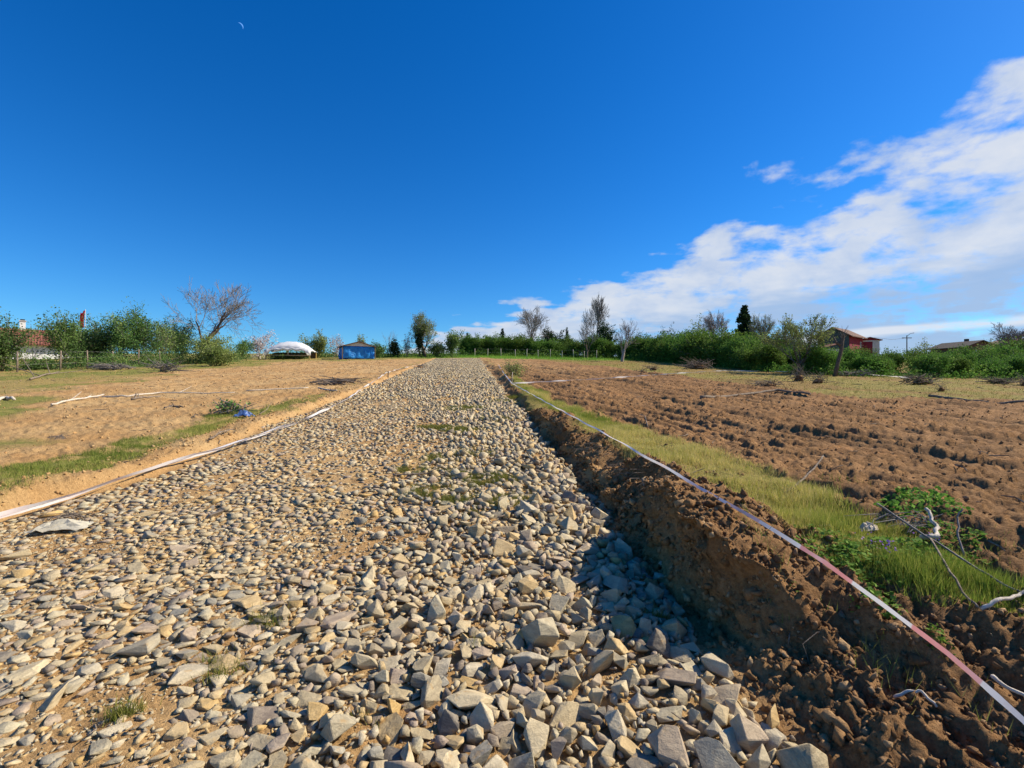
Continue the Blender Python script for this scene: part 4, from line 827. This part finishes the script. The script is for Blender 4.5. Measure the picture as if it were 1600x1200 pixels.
def tape(label, pix, off, width, material, strands=1, tw=2.5, sag=.0, name='barrier_tape', group='barrier tapes'):
    pts = [G(x, y, o, False) for (x, y), o in zip(pix, off)]; P = []
    for a, b_ in zip(pts[:-1], pts[1:]):
        L = (b_ - a).length; n_ = max(6, int(L / .09))
        P += [a.lerp(b_, i / n_) - Vector((0, 0, sag * 4 * (i / n_) * (1 - i / n_))) for i in range(n_)]
    P.append(pts[-1]); V, Fc, run = [], [], []; ZF = height(np.array([p.x for p in P]), np.array([p.y for p in P])) + .012
    for s in range(strands):
        acc = 0; b0 = len(V)
        for i, p in enumerate(P):
            d = (P[min(i + 1, len(P) - 1)] - P[max(i - 1, 0)]).normalized(); sd = d.cross(Vector((0, 0, 1))).normalized(); up = sd.cross(d)
            if i: acc += (P[i] - P[i - 1]).length
            th = .75 + .55 * math.sin(acc * tw + s * 1.7) + .4 * math.sin(acc * tw * .37 + s); e = (sd * math.cos(th) + up * math.sin(th)) * width * .5
            e = e * (1 + .12 * math.sin(acc * 31) * math.sin(acc * 7)); c = p + up * (s * .022) + sd * (s * .03 * math.sin(acc * .8)) + up * .006 * math.sin(acc * 5)
            zf = float(ZF[i])
            if c.z < zf - .02: c.z = zf - .02
            V += [tuple(c - e), tuple(c + e)]; run += [acc, acc]
        Fc += [(b0 + 2 * i, b0 + 2 * i + 1, b0 + 2 * i + 3, b0 + 2 * i + 2) for i in range(len(P) - 1)]
    o = link(bpy.data.objects.new(name, np_mesh(name, V, Fc, material, True, {'run': run}))); return tag(o, label, 'tape', group)
tape('taut white tape along the left edge of the stone track', [(-60, 832), (0, 808), (110, 775), (250, 728), (385, 688), (480, 655), (545, 622), (605, 582)], [.10, .10, .09, .09, .08, .07, .07, .10], .048, M['tape_faded'], 2)
tape('white tape trailing from the left edge tape to the track head', [(605, 582), (625, 576), (650, 571), (672, 569)], [.10, .05, .02, .02], .06, M['tape_faded'])
tape('red and white tape along the top of the right bank', [(1660, 1190), (1600, 1128), (1480, 1022), (1375, 940), (1290, 878), (1230, 842), (1100, 765), (950, 680), (860, 632), (800, 599)], [.14, .14, .15, .15, .17, .19, .25, .22, .20, .25], .023, M['tape_red'])
tape('white tape from the bank stake back toward the track head', [(800, 599), (788, 584), (778, 570)], [.25, .1, .05], .045, M['tape_faded'])
tape('white tape crossing the brown right plot', [(800, 599), (930, 592), (1060, 583), (1130, 579), (1250, 581), (1330, 583)], [.25, .12, .12, .15, .15, .12], .05, M['tape_faded'])
tape('white tape along the meadow below the far hedge', [(1000, 553), (1080, 553), (1120, 561), (1170, 571), (1330, 583), (1420, 590)], [.3, .5, .3, .25, .12, .1], .07, M['tape_faded'])
def cut_roots():
    mb = MB(); rd = random.Random(31)
    for k in range(110):
        y = 2.5 + 7 * rd.random() ** 1.4; u = 3.18 + rd.uniform(-.06, .16); x = u - 1.47 - .09 * y - .06; z = hz(x + .08, y, False) - rd.uniform(.0, .05); L = rd.uniform(.06, .26); r_ = rd.uniform(.0012, .004)
        p = Vector((x, y, z)); q = p + Vector((-rd.uniform(.02, .10), rd.uniform(-.1, .1), -L * .4)); mb.tube([p + Vector((.1, 0, .0)), p, q, q + Vector((rd.uniform(-.03, .04), rd.uniform(-.05, .05), -L * .6))], [r_, r_, r_ * .8, r_ * .5], 4, False)
    return tag(mb.build('root_ends', M['deadwood']), 'thin root ends hanging from the cut face of the right bank', 'roots', kind='stuff')
cut_roots()
def stake(label, px, py, h, r, material, lean=0.05, name='stake'):
    p = G(px, py); o = MB().tube([(0, 0, -.1), (lean * .4, 0, h * .5), (lean, 0, h)], [r, r, r * .9], 7).build(name, material, None, True); o.location = p; return tag(o, label, 'stake', 'stakes in the soil')
stake('thin white stake where two tapes meet on the right bank', 800, 606, .42, .012, M['palewood'], .02)
stake('short weathered grey stake leaning on the right bank', 1013, 748, .24, .016, M['deadwood'], -.06)
stake('short dark stake holding the far end of the left tape', 606, 590, .3, .03, M['deadwood'], .04)

# ------------------------------------------------------------------ branches, poles, brush piles and litter
def stick(name, label, pix, offs, r0, r1, material, cat='branch', group='fallen branches', twigs=0, seed=0):
    P = [G(x, y, o) for (x, y), o in zip(pix, offs)]; base = P[0].copy(); rd = random.Random(seed); Q = []
    for a, b_ in zip(P[:-1], P[1:]):
        for k in range(4): Q.append(a.lerp(b_, k / 4) - base + Vector((rd.gauss(0, r0 * .35), rd.gauss(0, r0 * .35), rd.gauss(0, r0 * .3))))
    Q.append(P[-1] - base); n_ = len(Q); mb = MB().tube(Q, [r0 + (r1 - r0) * i / (n_ - 1) for i in range(n_)], 6)
    for k in range(twigs):
        i = rd.randrange(1, n_ - 1); L = (Q[-1] - Q[0]).length * rd.uniform(.12, .3); d = ((Q[i + 1] - Q[i]).normalized() + Vector((rd.gauss(0, .6), rd.gauss(0, .6), rd.uniform(0, .6)))).normalized(); mb.tube([Q[i], Q[i] + d * L * .5, Q[i] + d * L + Vector((0, 0, .02))], [r1 * .8, r1 * .6, r1 * .3], 4, False)
    o = mb.build(name, material, None, True); o.location = base; return tag(o, label, cat, group)
stick('fallen_log', 'long thin grey log lying across the brown plot', [(1094, 622), (1130, 618), (1180, 615), (1215, 613), (1266, 619)], [.06] * 5, .055, .035, M['deadwood'])
stick('fallen_branch', 'dark branch along the edge of the dry meadow at right', [(1450, 617), (1500, 622), (1560, 627), (1605, 629)], [.07] * 4, .05, .035, M['deadwood'])
stick('fallen_branch', 'bent stick propped on the brown plot behind the bank grass', [(1226, 770), (1256, 745), (1284, 724), (1286, 706)], [.02, .10, .14, .2], .011, .008, M['deadwood'])
stick('fallen_branch', 'pale hooked branch curling out of the weeds', [(1437, 838), (1455, 839), (1466, 832), (1462, 818), (1446, 803)], [.08, .11, .13, .15, .18], .017, .011, M['palewood'])
stick('fallen_branch', 'thin dark stick running from the hooked branch down the soil', [(1453, 845), (1480, 890), (1505, 925), (1528, 952)], [.1, .07, .05, .03], .007, .006, M['deadwood'])
stick('fallen_branch', 'long thin twig from the weeds to the right frame edge', [(1370, 788), (1430, 826), (1500, 872), (1560, 912), (1606, 936)], [.14, .12, .09, .06, .04], .007, .005, M['twig'])
stick('fallen_branch', 'pale short stick ending the long dark stick at right', [(1530, 953), (1560, 946), (1592, 931), (1612, 928)], [.02, .05, .06, .06], .010, .007, M['palewood'])
stick('fallen_branch', 'thin upright crooked twig right of the hooked branch', [(1506, 868), (1498, 840), (1496, 818), (1504, 808)], [.02, .10, .16, .2], .007, .005, M['twig'])
stick('fallen_branch', 'pale twig lying on the soil at lower right', [(1395, 1072), (1420, 1071), (1440, 1075), (1464, 1087)], [.03] * 4, .007, .005, M['palewood'])
stick('fallen_branch', 'pale root sticking from the lower right slope edge', [(1548, 1032), (1570, 1050), (1606, 1068)], [.03, .04, .04], .009, .007, M['palewood'])
stick('fallen_branch', 'dark forked twig lying across the middle of the track', [(612, 741), (640, 740), (668, 738), (695, 737), (716, 731)], [.05] * 5, .014, .008, M['deadwood'], twigs=3, seed=2)
stick('fallen_branch', 'thin stick at the grassy patch on the right of the track', [(778, 808), (795, 803), (812, 796)], [.04] * 3, .009, .006, M['deadwood'])
stick('fallen_branch', 'small twig on the brown plot right of the bank grass', [(1012, 668), (1008, 652), (1000, 645)], [.02, .1, .12], .008, .005, M['twig'])
stick('wooden_pole', 'pale forked pole lying on the left plot, nearer one', [(82, 633), (110, 628), (140, 623), (162, 619)], [.04] * 4, .03, .022, M['palewood'], 'pole', 'pale poles on the left plot', 2, 5)
stick('wooden_pole', 'long pale pole on the left plot, behind the forked one', [(160, 621), (200, 621), (250, 615), (310, 614), (367, 613)], [.04] * 5, .03, .018, M['palewood'], 'pole', 'pale poles on the left plot', 1, 6)
stick('wooden_pole', 'dark pole beside the long pale pole on the left plot', [(205, 624), (225, 622), (250, 619)], [.05] * 3, .035, .025, M['deadwood'], 'pole', 'pale poles on the left plot', 3, 7)
stick('wooden_pole', 'pale pole at the far left frame edge of the plot', [(-12, 625), (8, 622), (22, 624)], [.05] * 3, .05, .04, M['palewood'], 'pole', 'pale poles on the left plot', 2, 8)
stick('wooden_pole', 'thin white pole left of the dark branch pile', [(385, 611), (430, 609), (482, 607)], [.05] * 3, .022, .02, M['palewood'], 'pole', 'pale poles on the left plot')
stick('wooden_pole', 'white pole end in front of the dark branch pile', [(497, 606), (512, 609), (526, 611)], [.05] * 3, .028, .025, M['palewood'], 'pole', 'pale poles on the left plot')
stick('fallen_branch', 'dark branch on the sandy lip left of the track', [(327, 685), (345, 676), (364, 667)], [.03, .06, .05], .018, .012, M['deadwood'], twigs=2, seed=9)
stick('fallen_branch', 'small dark branch bits on the left sandy plot', [(258, 637), (272, 635), (285, 638)], [.03] * 3, .03, .02, M['deadwood'], twigs=4, seed=10)
stick('fallen_branch', 'short dark branch before the left meadow grass', [(48, 592), (70, 585), (93, 580)], [.08] * 3, .05, .03, M['deadwood'], twigs=4, seed=12)
stick('fallen_branch', 'thin twig on sand near the blue litter', [(405, 650), (416, 640), (424, 628)], [.02, .12, .2], .010, .006, M['deadwood'])
def pile(name, label, px, py, w_, h_, n_, seed, leafy=0, material='deadwood', root=True, group='brush piles', long_=False):
    w_, h_ = (w_ * 1.25, h_ * 1.5) if py < 630 and not long_ and w_ < 2.2 else (w_, h_); p = G(px, py); rt = empty(name, p); rd = random.Random(seed); tb = MB(); r = np.random.default_rng(seed)
    for k in range(n_):
        a = rd.uniform(0, 6.28) if not long_ else rd.gauss(0, .18) + (math.pi if rd.random() < .5 else 0); c = Vector((rd.gauss(0, w_ * .2), rd.gauss(0, w_ * .12), rd.uniform(.02, h_ * .55))); L = w_ * rd.uniform(.2, .55)
        e = c + Vector((math.cos(a) * L, math.sin(a) * L * .6, rd.uniform(-.1, .6) * h_)); s = c - (e - c) * rd.uniform(.1, .5)
        s.z = max(s.z, -.02); e.z = max(e.z, .0); ra = rd.uniform(.005, .018) * (w_ ** .8 if w_ > .7 else w_ ** 1.7) * (1.2 if long_ else 1); tb.tube([s, c + Vector((0, 0, .03)), e], [ra, ra * .8, ra * .4], 5, False)
    tb.build('branches', M[material], rt, True)
    if root:
        me, V, T = FARR[9]; k = V.copy(); k = k * [w_ * .55, w_ * .3, h_ * 1.1]; k[:, 2] += h_ * .15
        link(bpy.data.objects.new('root_clump', np_mesh('root_clump', k, T, M['clod'], False, {'rnd': np.full(len(k), .15)})), rt)
    if leafy:
        c = r.normal(0, 1, (leafy, 3)) * [w_ * .22, w_ * .14, h_ * .25] + [0, 0, h_ * .45]; V, Fc, rn = leaves_np(c, r.uniform(.05, .10, leafy), r.random(leafy), .2, .6, r)
        link(bpy.data.objects.new('leaves', np_mesh('leaves', V, Fc, M['shrub'], False, {'rnd': rn})), rt)
    return tag(rt, label, 'brush pile', group)
pile('branch_pile', 'heap of long dark branches on the left plot near the track', 522, 602, 2.2, .42, 34, 1, 0, 'deadwood', False, long_=True)
pile('brush_pile', 'dark uprooted brush pile in the meadow below the far hedge', 1090, 577, 1.9, .62, 90, 2)
pile('brush_pile', 'flat grey brush heap by the hedge below the leafing tree', 1208, 572, 1.8, .45, 80, 3, 0, 'twig')
pile('brush_pile', 'upright root stump at the left of the meadow stump pair', 1247, 596, .85, .6, 60, 4)
pile('brush_pile', 'squat root stump at the right of the meadow stump pair', 1277, 599, .85, .42, 50, 5)
pile('brush_pile', 'leafy cut brush lying in the right meadow', 1438, 601, 1.5, .4, 80, 6, 260)
pile('brush_pile', 'small dark stump just right of the leafy cut brush', 1470, 612, .5, .3, 40, 7)
pile('brush_pile', 'leafy brush heap in the meadow near the right edge', 1562, 600, 1.5, .3, 70, 8, 200)
pile('brush_pile', 'dark stump at the right frame edge of the meadow', 1600, 604, .8, .45, 50, 9)
pile('brush_pile', 'small dark stump near the hump of the brown plot', 1020, 579, .9, .35, 40, 10)
pile('brush_pile', 'dark root lumps left of the uprooted brush pile', 1004, 583, .7, .3, 40, 13)
pile('brush_pile', 'low twigs at the brown plot edge below the stump pair', 1200, 606, 1.0, .28, 60, 11)
pile('brush_pile', 'green leafy cuttings left of the right meadow hedge', 1335, 588, 1.8, .3, 70, 12, 420, 'twig', False)
pile('brush_pile', 'grey twig heap before the left fence posts', 172, 578, 2.6, .45, 110, 14, 0, 'twig', False)
pile('brush_pile', 'leafy low brush in the left meadow grass', 258, 582, 1.8, .6, 60, 15, 420, 'twig', False)
pile('brush_pile', 'leafy twigs on the left plot beside the blue litter', 356, 648, .8, .35, 60, 16, 200, 'twig', False)
pile('brush_pile', 'small dry weed tangle on the left sandy plot', 94, 690, .32, .12, 50, 17, 0, 'twig', False)
pile('brush_pile', 'dark scrap of branches at the head of the left tape', 655, 575, .9, .25, 30, 18)
pile('brush_pile', 'dark dead twig tangle in the weeds at right', 1420, 835, .5, .16, 28, 19, 0, 'twig', False)
pile('brush_pile', 'dark twiggy roots added for the shadow under the left cut edge', 110, 812, .55, .06, 26, 20, 0, 'deadwood', False)  # roots added to darken the strip where tape and undercut cast shade
def crumple(name, label, px, py, w_, d_, h_, material, seed, cat='litter'):
    p = G(px, py, .02); rd = random.Random(seed); n_ = 11; vs = []
    for j in range(n_):
        for i in range(n_):
            a, c = i / (n_ - 1) * 2 - 1, j / (n_ - 1) * 2 - 1; e = 1 + .16 * math.sin(4 * math.atan2(c, a) + seed)
            vs.append((a * w_ / 2 * e + rd.gauss(0, .006), c * d_ / 2 * e + a * d_ * .2, h_ * max(0, (1 - a * a) * (1 - c * c)) * (.7 + .6 * rd.random()) + rd.gauss(0, h_ * .10) + .01))
    o = MB().add(vs, [(j * n_ + i, j * n_ + i + 1, (j + 1) * n_ + i + 1, (j + 1) * n_ + i) for j in range(n_ - 1) for i in range(n_ - 1)]).build(name, material, None, False)
    md = o.modifiers.new('thickness', 'SOLIDIFY'); md.thickness = .004; o.location = p; return tag(o, label, cat)
M['sack'] = plain('white_sack', (.50, .46, .36), .7, .1, 8, .3, .2, .15); M['blue_plastic'] = plain('blue_plastic', (.06, .12, .30), .4, .4, 12, .3, .4); M['rag'] = plain('pale_rag', (.55, .47, .36), .8, .2, 10, .3)
crumple('plastic_sack', 'crumpled white plastic sack at the left edge of the track', 97, 824, .40, .24, .06, M['sack'], 3)
crumple('plastic_litter', 'crumpled blue plastic litter on the left grass strip', 381, 651, .28, .22, .11, M['blue_plastic'], 5)
crumple('rag', 'pale crumpled rag beside the weeds on the right bank', 1357, 823, .15, .10, .04, M['rag'], 8)

# ------------------------------------------------------------------ the day moon: the sunlit crescent of its disc
md_ = 4200.0; mdir = Vector(((375 - 800) / F, 1, (600 - 41) / F)); mc = Vector((0, 0, EYE)) + mdir * md_; mr = 4.7 / F * md_
fw = mdir.normalized(); rt_ = fw.cross(Vector((0, 0, 1))).normalized(); up_ = rt_.cross(fw); lit = (rt_ * .72 + up_ * .69).normalized(); tang = fw.cross(lit).normalized()
vs, fs = [], []; na, nb = 24, 6
for i in range(na + 1):
    th = math.pi * i / na
    for j in range(nb + 1):
        ph = R(2) + R(48) * j / nb; vs.append(tuple((tang * math.cos(th) + (lit * math.cos(ph) - fw * math.sin(ph)) * math.sin(th)) * mr))
fs = [(i * (nb + 1) + j, i * (nb + 1) + j + 1, (i + 1) * (nb + 1) + j + 1, (i + 1) * (nb + 1) + j) for i in range(na) for j in range(nb)]
m, t = mat('moonlight'); e = t.n('ShaderNodeEmission', {'Color': (.10, .28, .66), 'Strength': 1.0}); t.n('ShaderNodeOutputMaterial', {0: e.outputs[0]})
mo = MB().add(vs, fs).build('moon', m, None, True); mo.location = mc; tag(mo, 'pale crescent moon high in the blue sky at upper left', 'moon')
